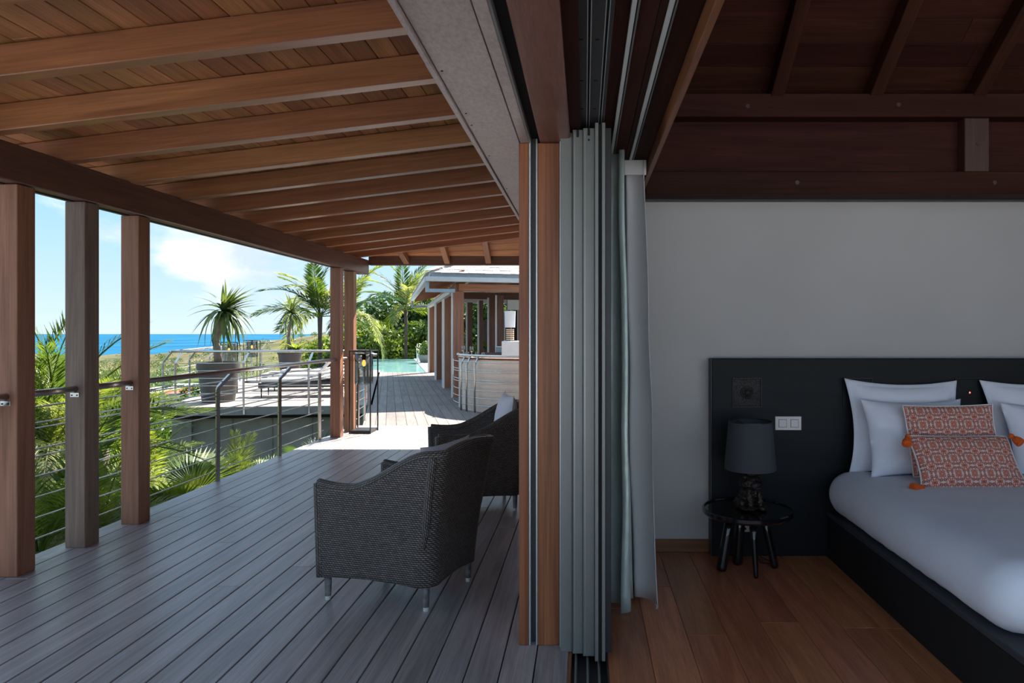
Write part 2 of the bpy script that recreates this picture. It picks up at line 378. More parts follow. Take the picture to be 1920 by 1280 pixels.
def struct(name, label, cat='structure'):
    o = bpy.data.objects.new(name, None); COL.objects.link(o)
    o['kind'] = 'structure'; o['label'] = label; o['category'] = cat
    return o

_boxes = {}
def boxmesh(lx, ly, lz, bev, mat):
    key = (round(lx, 4), round(ly, 4), round(lz, 4), bev, mat)
    if key in _boxes: return _boxes[key]
    bm = bmesh.new(); bmesh.ops.create_cube(bm, size=1.0)
    for v in bm.verts: v.co = Vector((v.co.x * lx, v.co.y * ly, v.co.z * lz))
    if bev: bmesh.ops.bevel(bm, geom=bm.edges[:], offset=min(bev, 0.3 * min(lx, ly, lz)), segments=1, profile=0.5, affect='EDGES')
    me = bpy.data.meshes.new('box'); bm.to_mesh(me); bm.free()
    me.materials.append(M[mat]); _boxes[key] = me
    return me

GR = {'x': Matrix.Identity(4), 'y': RZ(PI / 2), 'z': RY(-PI / 2)}
def box(name, c, s, mat, parent=None, bev=0.003, grain='x', rot=None):
    if grain == 'x': d = s
    elif grain == 'y': d = (s[1], s[0], s[2])
    else: d = (s[2], s[1], s[0])
    m = T(*c) @ (rot if rot else Matrix.Identity(4)) @ GR[grain]
    return ob(name, boxmesh(*d, bev, mat), None, parent, m)

def span(name, x0, x1, y0, y1, z0, z1, mat, parent=None, bev=0.003, grain='x'):
    return box(name, ((x0 + x1) / 2, (y0 + y1) / 2, (z0 + z1) / 2), (x1 - x0, y1 - y0, z1 - z0), mat, parent, bev, grain)

def frame_along(p0, p1, up=(0, 0, 1)):
    p0 = Vector(p0); p1 = Vector(p1); x = (p1 - p0).normalized()
    u = Vector(up)
    if abs(x.dot(u)) > 0.98: u = Vector((0, 1, 0))
    y = u.cross(x).normalized(); z = x.cross(y)
    m = Matrix((x, y, z)).transposed().to_4x4(); m.translation = (p0 + p1) / 2
    return m

def bar(name, p0, p1, wd, ht, mat, parent=None, bev=0.003):
    L = (Vector(p1) - Vector(p0)).length
    return ob(name, boxmesh(L, wd, ht, bev, mat), None, parent, frame_along(p0, p1))

def tube_data(pts, r, n=10, caps=True, closed=False):
    pts = [Vector(p) for p in pts]; N = len(pts)
    rs = r if isinstance(r, (list, tuple)) else [r] * N
    V = []; F = []; UV = []
    prev = None; L = 0.0
    for i, p in enumerate(pts):
        a = pts[(i - 1) % N] if (i > 0 or closed) else p
        b = pts[(i + 1) % N] if (i < N - 1 or closed) else p
        t = (b - a).normalized()
        if prev is None:
            u = Vector((0, 0, 1)) if abs(t.z) < 0.9 else Vector((1, 0, 0))
            nrm = (u - t * u.dot(t)).normalized()
        else:
            nrm = (prev - t * prev.dot(t)).normalized()
        prev = nrm; bi = t.cross(nrm)
        if i: L += (p - pts[i - 1]).length
        for k in range(n):
            an = 2 * PI * k / n
            V.append(p + (nrm * math.cos(an) + bi * math.sin(an)) * rs[i]); UV.append((L, k / n * 2 * PI * rs[i]))
    M_ = N if closed else N - 1
    for i in range(M_):
        for k in range(n):
            j = (i + 1) % N
            F.append((i * n + k, i * n + (k + 1) % n, j * n + (k + 1) % n, j * n + k))
    if caps and not closed:
        F.append(tuple(range(n - 1, -1, -1))); F.append(tuple((N - 1) * n + k for k in range(n)))
    return V, F, UV

def tube(name, pts, r, mat, parent=None, n=10, closed=False, mtx=None):
    V, F, UV = tube_data(pts, r, n, True, closed)
    return ob(name, mesh(name, V, F, UV, True), mat, parent, mtx)

def sqtube(name, pts, r, mat, parent=None):
    V, F, UV = tube_data(pts, r, 4, True)
    return ob(name, mesh(name, V, F, UV, False), mat, parent)

_cyl = {}
def cylm(r0, r1, h, n, mat):
    key = (round(r0, 4), round(r1, 4), round(h, 4), n, mat)
    if key not in _cyl:
        _cyl[key] = lathe_mesh([(0, 0), (r0, 0), (r1, h), (0, h)], n); _cyl[key].materials.append(M[mat])
    return _cyl[key]

def lathe_mesh(prof, n=32, smooth=True):
    V = []; F = []; UV = []
    for (r, z) in prof:
        for k in range(n):
            a = 2 * PI * k / n; V.append((r * math.cos(a), r * math.sin(a), z)); UV.append((a * max(r, .01), z))
    for i in range(len(prof) - 1):
        for k in range(n):
            F.append((i * n + k, i * n + (k + 1) % n, (i + 1) * n + (k + 1) % n, (i + 1) * n + k))
    me = mesh('lathe', V, F, UV, smooth)
    bm = bmesh.new(); bm.from_mesh(me)
    bmesh.ops.remove_doubles(bm, verts=bm.verts[:], dist=1e-5)
    if smooth:
        for e in bm.edges:
            if len(e.link_faces) == 2 and e.calc_face_angle(0) > 0.7: e.smooth = False
    bmesh.ops.recalc_face_normals(bm, faces=bm.faces[:])
    bm.to_mesh(me); bm.free()
    return me

def lathe(name, prof, mat, parent=None, mtx=None, n=32):
    return ob(name, lathe_mesh(prof, n), mat, parent, mtx)

def prism(name, poly, z0, z1, mat, parent=None):
    n = len(poly); V = [(x, y, z0) for x, y in poly] + [(x, y, z1) for x, y in poly]
    F = [tuple(range(n - 1, -1, -1)), tuple(range(n, 2 * n))]
    for i in range(n): F.append((i, (i + 1) % n, n + (i + 1) % n, n + i))
    c = Vector((sum(p[0] for p in poly) / n, sum(p[1] for p in poly) / n, (z0 + z1) / 2))
    V = [Vector(v) - c for v in V]
    return V, F, c

def prism_ob(name, poly, z0, z1, mat, parent=None, yaw=0.0):
    V, F, c = prism(name, poly, z0, z1, mat)
    R = RZ(-yaw)
    V = [R @ v for v in V]
    return ob(name, mesh(name, V, F), mat, parent, T(*c) @ RZ(yaw))

# ================================================================== STRUCTURE
# ---- deck in front of the room
deck = struct('floor_deck', 'weathered hardwood deck boards under the veranda roof', 'deck')
X0, PITCH = -3.68, 0.1502
for i in range(24):
    xa = X0 + i * PITCH
    cuts = [-2.4] + sorted([random.uniform(-1.5, 1.2), random.uniform(3.8, 8.5)]) + [10.9]
    for a, b in zip(cuts[:-1], cuts[1:]):
        span('plank', xa + 0.003, xa + PITCH - 0.003, a + 0.0015, b - 0.0015, -0.028, 0.0, 'deck', deck, 0.003, 'y')
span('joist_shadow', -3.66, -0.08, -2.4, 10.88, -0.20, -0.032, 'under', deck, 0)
span('edge_board', -3.71, -3.684, -2.4, 10.9, -0.22, -0.004, 'deck', deck, 0.003, 'y')

# ---- second deck, turned about 16 degrees, leading to the pool and terrace
KX = -0.2867
YAW2 = math.atan2(1.0, KX)          # along the boards
deck2 = struct('floor_pool_deck', 'grey stained deck boards leading to the pool', 'deck')
def plank2(x0, x1, ya, yb, mat, parent, z0=-0.028, z1=0.0, ya2=None):
    ya2 = ya if ya2 is None else ya2
    f = lambda x, y: (x + KX * (y - 10.9), y)
    return prism_ob('plank', [f(x0, ya), f(x1, ya2), f(x1, yb), f(x0, yb)], z0, z1, mat, parent, YAW2)
xr = -3.52
while xr < 3.0:
    c = random.uniform(13.5, 20)
    plank2(xr + .003, xr + .17 - .003, 10.903, c - .002, 'deck_far', deck2)
    plank2(xr + .003, xr + .17 - .003, c + .002, 25.0, 'deck_far', deck2)
    xr += .17
f2 = lambda x, y: (x + KX * (y - 10.9), y)
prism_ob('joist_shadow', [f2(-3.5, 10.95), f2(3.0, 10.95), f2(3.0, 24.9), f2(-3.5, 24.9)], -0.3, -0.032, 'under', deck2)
prism_ob('edge_board', [f2(-3.55, 10.9), f2(-3.523, 10.9), f2(-3.523, 25), f2(-3.55, 25)], -0.3, -0.004, 'concrete', deck2)
terr = struct('floor_terrace', 'sunlit pale boards of the side terrace', 'terrace')
xr = -7.55
while xr < -3.62:
    t = (xr + 7.55) / 4.0
    plank2(xr + .003, xr + .167, 13.5 + .42 * t, 26.5, 'terrace', terr, ya2=13.5 + .42 * (t + .0425))
    xr += .17
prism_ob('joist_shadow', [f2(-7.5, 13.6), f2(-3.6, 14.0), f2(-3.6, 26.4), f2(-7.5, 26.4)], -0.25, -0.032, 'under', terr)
fas = struct('wall_terrace', 'grey concrete retaining wall below the terrace', 'wall')
A_, B_ = f2(-7.55, 13.5), f2(-3.56, 13.92)
dv = (Vector(B_) - Vector(A_)).normalized(); nv = Vector((dv.y, -dv.x))
def off(p, k): return (p[0] + nv.x * k, p[1] + nv.y * k)
prism_ob('fascia', [off(A_, .06), off(B_, .06), off(B_, .002), off(A_, .002)], -0.17, -0.002, 'fascia', fas, math.atan2(dv.y, dv.x))
prism_ob('left_fascia', [f2(-7.62, 13.45), f2(-7.555, 13.5), f2(-7.555, 26.5), f2(-7.62, 26.5)], -0.17, -0.002, 'fascia', fas)
prism_ob('wall_face', [off(A_, -.25), off(B_, -.25), off(B_, -.6), off(A_, -.6)], -3.6, -0.19, 'concrete', fas)
prism_ob('wall_return', [f2(-7.4, 13.7), f2(-7.1, 13.7), f2(-7.1, 26.5), f2(-7.4, 26.5)], -5.5, -0.19, 'concrete', fas)
for k in range(5):
    t = (k + .5) / 5; p = (A_[0] + (B_[0] - A_[0]) * t, A_[1] + (B_[1] - A_[1]) * t)
    q = off(p, -.235); box('formwork_joint', (q[0], q[1], -1.6), (.012, .02, 2.8), 'fascia', fas, 0)

# ---- pool
pool = struct('pool', 'infinity pool with pale turquoise water', 'pool')
f3 = lambda x, y: (x + KX * (y - 25.0), y)
V = []; F = []
for j in range(25):
    for i in range(13):
        x = -8.5 + 2.68 * i / 12; y = 25.05 + 12.4 * j / 24; p = f3(x, y); V.append((p[0], p[1], -0.03))
for j in range(24):
    for i in range(12): F.append((j * 13 + i, j * 13 + i + 1, (j + 1) * 13 + i + 1, (j + 1) * 13 + i))
ob('water', mesh('water', V, F), 'pool', pool)
prism_ob('basin', [f3(-8.5, 25.05), f3(-5.82, 25.05), f3(-5.82, 37.4), f3(-8.5, 37.4)], -1.6, -0.10, 'fascia', pool)
prism_ob('coping', [f3(-5.82, 25.02), f3(-5.55, 25.02), f3(-5.55, 37.6), f3(-5.82, 37.6)], -0.25, 0.0, 'gutter_l', pool)
prism_ob('near_coping', [f3(-8.5, 25.0), f3(-5.55, 25.0), f3(-5.55, 25.05), f3(-8.5, 25.05)], -0.25, 0.0, 'terrace', pool)
prism_ob('overflow_edge', [f3(-8.5, 37.4), f3(-5.82, 37.4), f3(-5.82, 37.6), f3(-8.5, 37.6)], -1.6, -0.035, 'fascia', pool)
prism_ob('side_coping', [f3(-8.9, 25.0), f3(-8.5, 25.0), f3(-8.5, 37.4), f3(-8.9, 37.4)], -1.6, 0.0, 'terrace', pool)
pave = struct('floor_poolside', 'grey paving beside the pool', 'paving')
for r in range(8):
    for c_ in range(7):
        xa = -5.55 + c_ * 1.0; ya = 25.0 + r * 1.6
        prism_ob('paving_slab', [f3(xa + .01, ya + .01), f3(xa + .99, ya + .01), f3(xa + .99, ya + 1.59), f3(xa + .01, ya + 1.59)], -0.12, 0.0, 'stone', pave)

# ---- veranda ceiling: boards, rafters, header beam
ceil = struct('ceiling_veranda', 'sloping veranda ceiling of red brown boards on rafters', 'ceiling')
SL = 0.12; ANG = math.atan(SL)
def zr(x): return 2.63 + SL * (x + 3.43)           # underside of the rafters
RH = 0.15
for k in range(-6, 12):
    if 3.23 + 0.65 * k < 0.5: continue
    y = 3.23 + 0.65 * k + 0.0425
    xa, xb = -3.95, -0.45
    p0 = Vector((xa, y, zr(xa) + RH / 2)); p1 = Vector((xb, y, zr(xb) + RH / 2))
    bar('rafter', p0, p1, 0.085, RH, 'rafter', ceil, 0.004)
bw = 0.127
for i in range(29):
    xa = -4.1 + i * bw; xm = xa + bw / 2
    cuts = [0.4, random.uniform(1.4, 4.6), random.uniform(5.0, 9.0), 10.86]
    for a, b in zip(cuts[:-1], cuts[1:]):
        zc = zr(xm) + RH + 0.015
        rot = RY(-ANG)
        ob('board', boxmesh(b - a - .002, bw - .002, 0.02, 0.003, 'ceil'), None, ceil, T(xm, (a + b) / 2, zc) @ rot @ RZ(PI / 2))
# end of the roof: beam, jack rafters, hip boards
bar('end_beam', (-3.45, 10.93, 2.638), (0.4, 10.93, 2.638), 0.11, 0.165, 'beam', ceil, 0.004)
for x in (-2.84, -2.19, -1.535, -0.88):
    bar('jack_rafter', (x, 10.42, zr(x) + 0.06), (x, 10.868, 2.615), 0.085, 0.10, 'rafter', ceil, 0.004)
for q in range(4):
    V = []
    for t in (q / 4 + .004, (q + 1) / 4 - .004):
        for x in (-3.40, -.2):
            V.append((x, 10.40 + .515 * t, (zr(x) + RH + .004) * (1 - t) + 2.69 * t))
    V += [(a, b, c + .02) for a, b, c in V]
    ob('hip_board', mesh('hip', V, [(0, 1, 3, 2), (4, 6, 7, 5), (0, 4, 5, 1), (1, 5, 7, 3), (3, 7, 6, 2), (2, 6, 4, 0)]), 'ceil', ceil)
roof = struct('roof_veranda', 'veranda roof slab over the deck', 'roof')
V = [(-4.15, 0.35, zr(-4.15) + .19), (-0.1, 0.35, zr(-0.1) + .19), (-0.1, 11.3, zr(-.1) + .19), (-4.15, 11.3, zr(-4.15) + .19)]
V += [(a, b, c + .08) for a, b, c in V]
ob('roof_deck', mesh('roof', V, [(3, 2, 1, 0), (4, 5, 6, 7), (0, 1, 5, 4), (1, 2, 6, 5), (2, 3, 7, 6), (3, 0, 4, 7)]), 'beam', roof)

hb = tag(span('header_beam', -3.62, -3.45, -1.0, 10.9, 2.405, 2.635, 'beam', None, 0.006, 'y'), 'long dark brown header beam on top of the veranda posts', 'beam')
span('metal_track', -3.575, -3.545, -1.0, 10.7, 2.395, 2.405, 'alu_d', None, 0)
bpy.data.objects['metal_track'].parent = hb
bpy.data.objects['metal_track'].matrix_parent_inverse = hb.matrix_basis.inverted()

POSTS = [(4.165, 'post', 'nearest brown wooden veranda post, cut by the picture edge'), (4.73, 'postgrey', 'grey weathered wooden veranda post, middle of the near three'),
         (5.30, 'post', 'reddish wooden veranda post with dark stripes, last of the near three'), (9.65, 'post', 'front post of the far pair at the deck end'),
         (10.21, 'post', 'rear post of the far pair, behind the tall black lantern')]
for y, m_, lab in POSTS:
    p = thing('veranda_post', lab, 'post', (-3.535, y + .07, 0), 0, 'veranda posts')
    span('shaft', -.07, .07, -.07, .07, 0.0, 2.40, m_, p, 0.004, 'z')
    span('foot_plate', -.066, .066, -.066, .066, -.003, 0.0, 'steel_d', p, 0)
    if y < 6: # bracket that carries the handrail
        span('rail_bracket', -.03, .03, -.075, -.070, 1.045, 1.075, 'steel', p, .001)
        for sx in (-.018, .018): ob('bracket_screw', cylm(.005, .005, .003, 8, 'black'), None, p, T(sx, -.075, 1.058) @ RX(PI / 2))

# ---- house edge: soffit, strip, fascia above
sof = struct('trim_soffit', 'brown soffit panels along the house edge', 'trim')
cuts = [-2.4, 2.95, 6.5, 10.8]
for a, b in zip(cuts[:-1], cuts[1:]): span('soffit_panel', -.511, -.314, a + .001, b - .001, 2.400, 2.42, 'soffit', sof, 0.002, 'y')
cuts = [-2.4, 2.29, 5.6, 10.8]
for j, (a, b) in enumerate(zip(cuts[:-1], cuts[1:])): span('edge_strip', -.537 + .004 * (j == 0), -.513, a, b, 2.388 + .004 * j, 2.44, 'soffit', sof, 0.003, 'y')
for yy, xx in ((2.36, -.495), (2.82, -.492), (2.98, -.495), (3.5, -.492), (4.3, -.494)):
    ob('screw', cylm(.0045, .0045, .002, 8, 'under'), None, sof, T(xx, yy, 2.3985))
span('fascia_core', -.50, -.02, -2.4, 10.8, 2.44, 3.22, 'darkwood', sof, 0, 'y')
span('soffit_board', -.312, -.266, -2.4, 3.6, 2.402, 2.44, 'soffit', sof, 0.003, 'y')

# ---- door head: beam, channel, track plate, curtain recess
head = struct('trim_doorhead', 'varnished timber head above the sliding doors', 'trim')
span('head_beam', -.217, -.071, -2.4, 3.62, 2.402, 2.56, 'header', head, 0.006, 'y')
span('channel_bed', -.264, -.219, -2.4, 3.62, 2.43, 2.44, 'under', head, 0)
span('channel_edge', -.266, -.258, -2.4, 3.3, 2.399, 2.43, 'alu', head, 0.001)
span('head_liner', -.070, -.050, -2.4, 4.3, 2.452, 2.56, 'darkwood', head, 0.002, 'y')
span('track_plate', -.050, .088, -2.4, 4.3, 2.462, 2.50, 'track', head, 0.002)
for x in (-.041, .0135, .068):
    for dx in (-.0055, .0055): span('track_lip', x + dx - .0014, x + dx + .0014, -2.4, 4.2, 2.449, 2.462, 'alu_l', head, 0)
    span('track_slot', x - .0035, x + .0035, -2.4, 4.2, 2.458, 2.4615, 'under', head, 0)
for y in (2.25, 2.62, 2.95):
    for x in (-.014, .041): span('track_hole', x - .007, x + .007, y - .004, y + .004, 2.4605, 2.4618, 'under', head, 0)
span('recess_board', .089, .229, -2.4, 4.66, 2.50, 2.54, 'darkwood', head, 0.002, 'y')
span('recess_board', .231, .366, -2.4, 4.66, 2.50, 2.54, 'darkwood', head, 0.002, 'y')
span('recess_lip', .367, .392, -2.4, 4.66, 2.427, 3.05, 'trimwood', head, 0.002, 'y')
for x, lab in ((.155, 'curtain rail nearer the glass doors, white aluminium'), (.269, 'white aluminium curtain rail nearer the bed')):
    r_ = thing('curtain_rail', lab, 'curtain rail', (x, -2.3, 2.486), 0, 'curtain rails')
    span('rail_flange', -.014, .001, 0, 6.85, 0, .013, 'railw', r_, .001)
    span('rail_slot', .0012, .0055, 0, 6.85, .004, .012, 'under', r_, 0)
    span('rail_lip', .0057, .0115, 0, 6.85, 0, .013, 'alu', r_, .001)

# ---- jamb posts beside the door stack
jamb = struct('door_1', 'timber and aluminium door jamb at the end of the sliding doors', 'door jamb')
span('jamb_board', -.316, -.269, 3.26, 3.62, 0, 2.400, 'doorwood', jamb, 0.004, 'z')
span('jamb_post', -.227, -.122, 3.26, 3.62, 0, 2.400, 'doorwood', jamb, 0.004, 'z')
span('screen_channel_back', -.267, -.229, 3.30, 3.34, 0, 2.43, 'alu_d', jamb, 0)
span('channel_lip', -.2685, -.260, 3.262, 3.30, 0, 2.42, 'alu_l', jamb, .001)
span('channel_lip', -.235, -.2275, 3.262, 3.30, 0, 2.42, 'alu_l', jamb, .001)
span('jamb_frame', -.121, -.115, 3.245, 3.40, 0, 2.41, 'alu_l', jamb, .001)
span('jamb_profile', -.1145, -.060, 3.195, 3.60, 0.0, 2.43, 'alu', jamb, .002)
span('stop_profile', .094, .122, 3.19, 4.20, 0.0, 2.45, 'alu_d', jamb, .002)

for i, (xa, xb, y0, lab) in enumerate(((-.0575, -.0105, 3.165, 'outermost stacked sliding door leaf beside the timber jamb'), (-.0095, .0435, 3.14, 'middle stacked sliding door leaf in grey aluminium'), (.045, .092, 3.09, 'innermost stacked sliding door leaf nearest the curtains'))):
    d = thing('sliding_glass_door', lab, 'sliding door', ((xa + xb) / 2, y0, 0), 0, 'stacked sliding doors')
    h = (xb - xa) / 2
    if i < 2:
        span('front_stile', -h, h, 0, .09, 0.006, 2.435, 'alu', d, .002)
        span('stile_groove', -h + .004, -h + .006, -.0006, 0.0, .02, 2.42, 'alu_d', d, 0)
        span('stile_ridge', -h + .0075, -h + .0095, -.0015, 0.0, .02, 2.42, 'alu_l', d, 0)
        span('roller_notch', -.006, .006, -.001, 0.0, 2.40, 2.435, 'under', d, 0)
        if i == 1: ob('screw_hole', cylm(.005, .005, .002, 8, 'under'), None, d, T(.0, 0, 2.38) @ RX(PI / 2))
    else:
        span('front_stile', -h, -h + .016, 0, .09, 0.006, 2.445, 'alu', d, .002)
        span('front_stile', h - .016, h, 0, .09, 0.006, 2.445, 'alu', d, .002)
        span('brush_seal', -h + .017, h - .017, .012, .09, 0.006, 2.44, 'under', d, 0)
    span('rear_stile', -h, h, .96, 1.05, 0.006, 2.435, 'alu', d, .002)
    span('top_rail', -h + .004, h - .004, .091, .959, 2.36, 2.435, 'alu', d, .002)
    span('bottom_rail', -h + .004, h - .004, .091, .959, 0.006, .09, 'alu', d, .002)
    span('pane', -.008, .008, .091, .959, .091, 2.359, 'glass', d, 0)

# floor tracks
ftr = struct('trim_threshold', 'recessed sliding door threshold with steel rails', 'threshold')
span('threshold_board', -.076, -.062, -2.4, 3.22, -.05, -.002, 'doorwood', ftr, .001, 'y')
span('threshold_bed', -.062, .098, -2.4, 4.3, -.06, -.035, 'track', ftr, 0)
span('threshold_edge', .098, .103, -2.4, 4.3, -.05, .002, 'alu_d', ftr, 0)
for x in (-.041, .0125, .0625): tube('floor_rail', [(x, -2.4, -.006), (x, 4.2, -.006)], .006, 'alu_l', ftr, 8)
for x in (-.041, .0125, .0625): span('rail_web', x - .0015, x + .0015, -2.4, 4.2, -.035, -.006, 'steel', ftr, 0)

# ---- bedroom shell
fl = struct('floor_bedroom', 'red brown hardwood floorboards of the bedroom', 'floor')
for i in range(25):
    xa = .103 + i * .2
    cuts = [-2.5]; y = -2.5 + random.uniform(.4, 1.8)
    if i == 0: cutl = [2.95]
    while y < 4.3:
        cuts.append(y); y += random.uniform(1.1, 2.0)
    cuts.append(4.66)
    for a, b in zip(cuts[:-1], cuts[1:]): span('floorboard', xa + .0007, xa + .1993, a + .0007, b - .0007, -.02, 0.0, 'parquet', fl, .0018, 'y')
span('floor_bed', .10, 5.1, -2.5, 4.66, -.10, -.021, 'parq_base', fl, 0)
span('wall_back', -.02, 5.1, 4.66, 4.85, -.1, 3.3, 'wall', None, 0)['kind'] = 'structure'
span('wall_right', 5.1, 5.3, -.4, 4.85, -.1, 4.0, 'wall', None, 0)['kind'] = 'structure'
span('wall_left', -.30, -.03, 4.35, 10.8, -.1, 2.40, 'post', None, 0)['kind'] = 'structure'
for nme, lab in (('wall_back', 'pale grey plaster wall behind the bed'), ('wall_right', 'pale plaster side wall of the bedroom'), ('wall_left', 'timber clad outer wall along the deck')):
    bpy.data.objects[nme]['label'] = lab; bpy.data.objects[nme]['category'] = 'wall'
bb = span('baseboard_back', .10, .846, 4.645, 4.66, 0.0, .085, 'trimwood', None, .002); bb['kind'] = 'structure'; bb['label'] = 'low wooden baseboard left of the headboard'; bb['category'] = 'baseboard'

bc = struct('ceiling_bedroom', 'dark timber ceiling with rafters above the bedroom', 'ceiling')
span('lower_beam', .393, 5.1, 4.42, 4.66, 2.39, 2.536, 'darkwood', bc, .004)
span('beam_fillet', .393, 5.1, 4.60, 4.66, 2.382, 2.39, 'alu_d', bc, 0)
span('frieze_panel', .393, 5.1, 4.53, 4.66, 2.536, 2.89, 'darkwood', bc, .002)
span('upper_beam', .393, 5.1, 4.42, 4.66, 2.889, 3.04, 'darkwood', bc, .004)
span('king_block', 2.47, 2.63, 4.44, 4.53, 2.537, 2.888, 'blockwood', bc, .004, 'z')
for px, py in ((1685, 196), (1402, 199), (1835, 269), (1865, 342), (1495, 342)):
    Y = 4.418 if px != 1835 else 4.438
    ob('peg', cylm(.014, .014, .004, 12, 'blockwood'), None, bc, T((px - 1097) / 1280 * Y, Y + .002, 1.5 - (py - 621) / 1280 * Y) @ RX(PI / 2))
SB = 0.68
th = math.atan(SB)
def zc(y): return 3.04 + SB * (4.42 - y)
for x in (.60, 1.247, 1.888, 2.556, 3.21, 3.86, 4.5):
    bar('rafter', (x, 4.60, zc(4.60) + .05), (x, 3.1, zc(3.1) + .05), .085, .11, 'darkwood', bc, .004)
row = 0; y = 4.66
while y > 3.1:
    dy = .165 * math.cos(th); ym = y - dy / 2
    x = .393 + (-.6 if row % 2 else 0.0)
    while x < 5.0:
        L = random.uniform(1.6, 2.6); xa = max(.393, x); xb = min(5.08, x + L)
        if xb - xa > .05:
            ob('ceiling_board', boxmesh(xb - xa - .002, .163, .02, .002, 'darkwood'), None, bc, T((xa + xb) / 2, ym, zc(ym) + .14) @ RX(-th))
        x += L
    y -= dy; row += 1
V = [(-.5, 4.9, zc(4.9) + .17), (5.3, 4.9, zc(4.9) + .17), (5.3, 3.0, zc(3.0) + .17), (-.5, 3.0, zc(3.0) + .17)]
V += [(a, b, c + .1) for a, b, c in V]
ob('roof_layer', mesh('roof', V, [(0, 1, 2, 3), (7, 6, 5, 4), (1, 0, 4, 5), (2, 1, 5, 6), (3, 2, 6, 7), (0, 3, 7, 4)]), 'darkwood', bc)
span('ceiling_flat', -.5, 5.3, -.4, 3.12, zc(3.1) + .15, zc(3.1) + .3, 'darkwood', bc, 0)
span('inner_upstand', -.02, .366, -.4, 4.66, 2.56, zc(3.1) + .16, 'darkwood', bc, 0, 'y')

# ---- invented open terrace behind the viewpoint, unseen, bounces sun under the roofs
rt = struct('floor_bounce_terrace', 'added unseen pale terrace that bounces light onto veranda and bedroom', 'terrace')
for i in range(16):
    for j in range(13):
        span('paving_slab', -5.0 + i * .9 + .004, -5.0 + (i + 1) * .9 - .004, -14.2 + j * .9 + .004, -14.2 + (j + 1) * .9 - .004, -.06, -.002, 'bouncestone', rt, .003)

# ================================================================== BEDROOM THINGS
hbd = thing('headboard', 'wide black headboard panel along the bedroom wall', 'headboard', (.848, 4.56, 0))
span('panel', 0, 4.2, 0, .098, 0.0, 1.318, 'headb', hbd, .004)
span('edge_trim', -.006, 0.0, .002, .098, 0.0, 1.316, 'bedledge', hbd, .001)

def square_plate(cx, lab, mat, boss):
    p = thing('wall_plate', lab, 'wall plate', (cx, 4.56, 1.092), 0, 'square plates on the headboard')
    h = .098
    span('plate', -h + .008, h - .008, -.006, -.001, -h + .008, h - .008, mat, p, .002)
    for a in ((-h, h, -h, -h + .006), (-h, h, h - .006, h)):
        span('plate_rim', a[0], a[1], -.009, -.001, a[2], a[3], 'black', p, .001)
    for a in ((-h, -h + .006), (h - .006, h)):
        span('plate_rim', a[0], a[1], -.009, -.001, -h + .006, h - .006, 'black', p, .001)
    if boss:
        prof = [(.046, 0), (.044, .006), (.034, .012), (.022, .020), (.014, .030), (.007, .036), (0, .037)]
        lathe('boss', prof, mat, p, T(0, -.005, 0) @ RX(PI / 2), 24)
    return p
square_plate(1.081, 'square hammered bronze plate with raised boss above the bedside lamp', 'hammer', True)
square_plate(1.82, 'plain square plate half hidden behind the large white pillow', 'headb', False)
p = square_plate(2.565, 'square black plate with a small red light between pillow stacks', 'headb', False)
lathe('light_collar', [(.011, 0), (.011, .004), (.006, .005), (.006, .001)], 'bronze', p, T(0, -.006, 0) @ RX(PI / 2), 16)
lathe('indicator', [(.0055, 0), (.0045, .003), (0, .004)], 'led', p, T(0, -.007, 0) @ RX(PI / 2), 12)

sw = thing('light_switch', 'pale double light switch on the black headboard', 'light switch', (1.3555, 4.56, .887))
span('plate', -.0875, .0875, -.008, -.001, -.046, .046, 'switch', sw, .002)
for cx in (-.038, .042):
    span('rocker_recess', cx - .027, cx + .027, -.0085, -.008, -.027, .027, 'alu_d', sw, 0)
    span('rocker', cx - .0245, cx + .0245, -.011, -.0086, -.0245, .0245, 'switch', sw, .001)
so = thing('wall_socket', 'small pale socket low on headboard behind the side table', 'socket', (1.085, 4.56, .185))
span('plate', -.04, .04, -.008, -.001, -.022, .022, 'switch', so, .002)
for sx in (-.018, .018): ob('socket_hole', cylm(.009, .009, .002, 10, 'under'), None, so, T(sx, -.008, 0) @ RX(PI / 2))

# side table
tb = thing('side_table', 'round black lacquered side table with club legs', 'side table', (1.015, 4.27, 0))
lathe('table_top', [(0, .352), (.24, .352), (.268, .358), (.28, .372), (.28, .392), (.274, .397), (.266, .396), (.262, .389), (0, .388)], 'blackgloss', tb, None, 64)
for (bx, by, tx, ty, r0, r1) in ((-.163, .005, -.10, .02, .034, .028), (-.035, .13, -.02, .09, .036, .030), (.025, -.12, .012, -.09, .015, .026), (.19, .06, .11, .05, .026, .022)):
    z = [0, .012, .03, .1, .22, .352]
    pts = [(bx + (tx - bx) * q / .352, by + (ty - by) * q / .352, q) for q in z]
    tube('leg', pts, [r0 * .7, r0 * .95, r0, (2 * r0 + r1) / 3, (r0 + r1) / 2, r1], 'blackgloss', tb, 16)

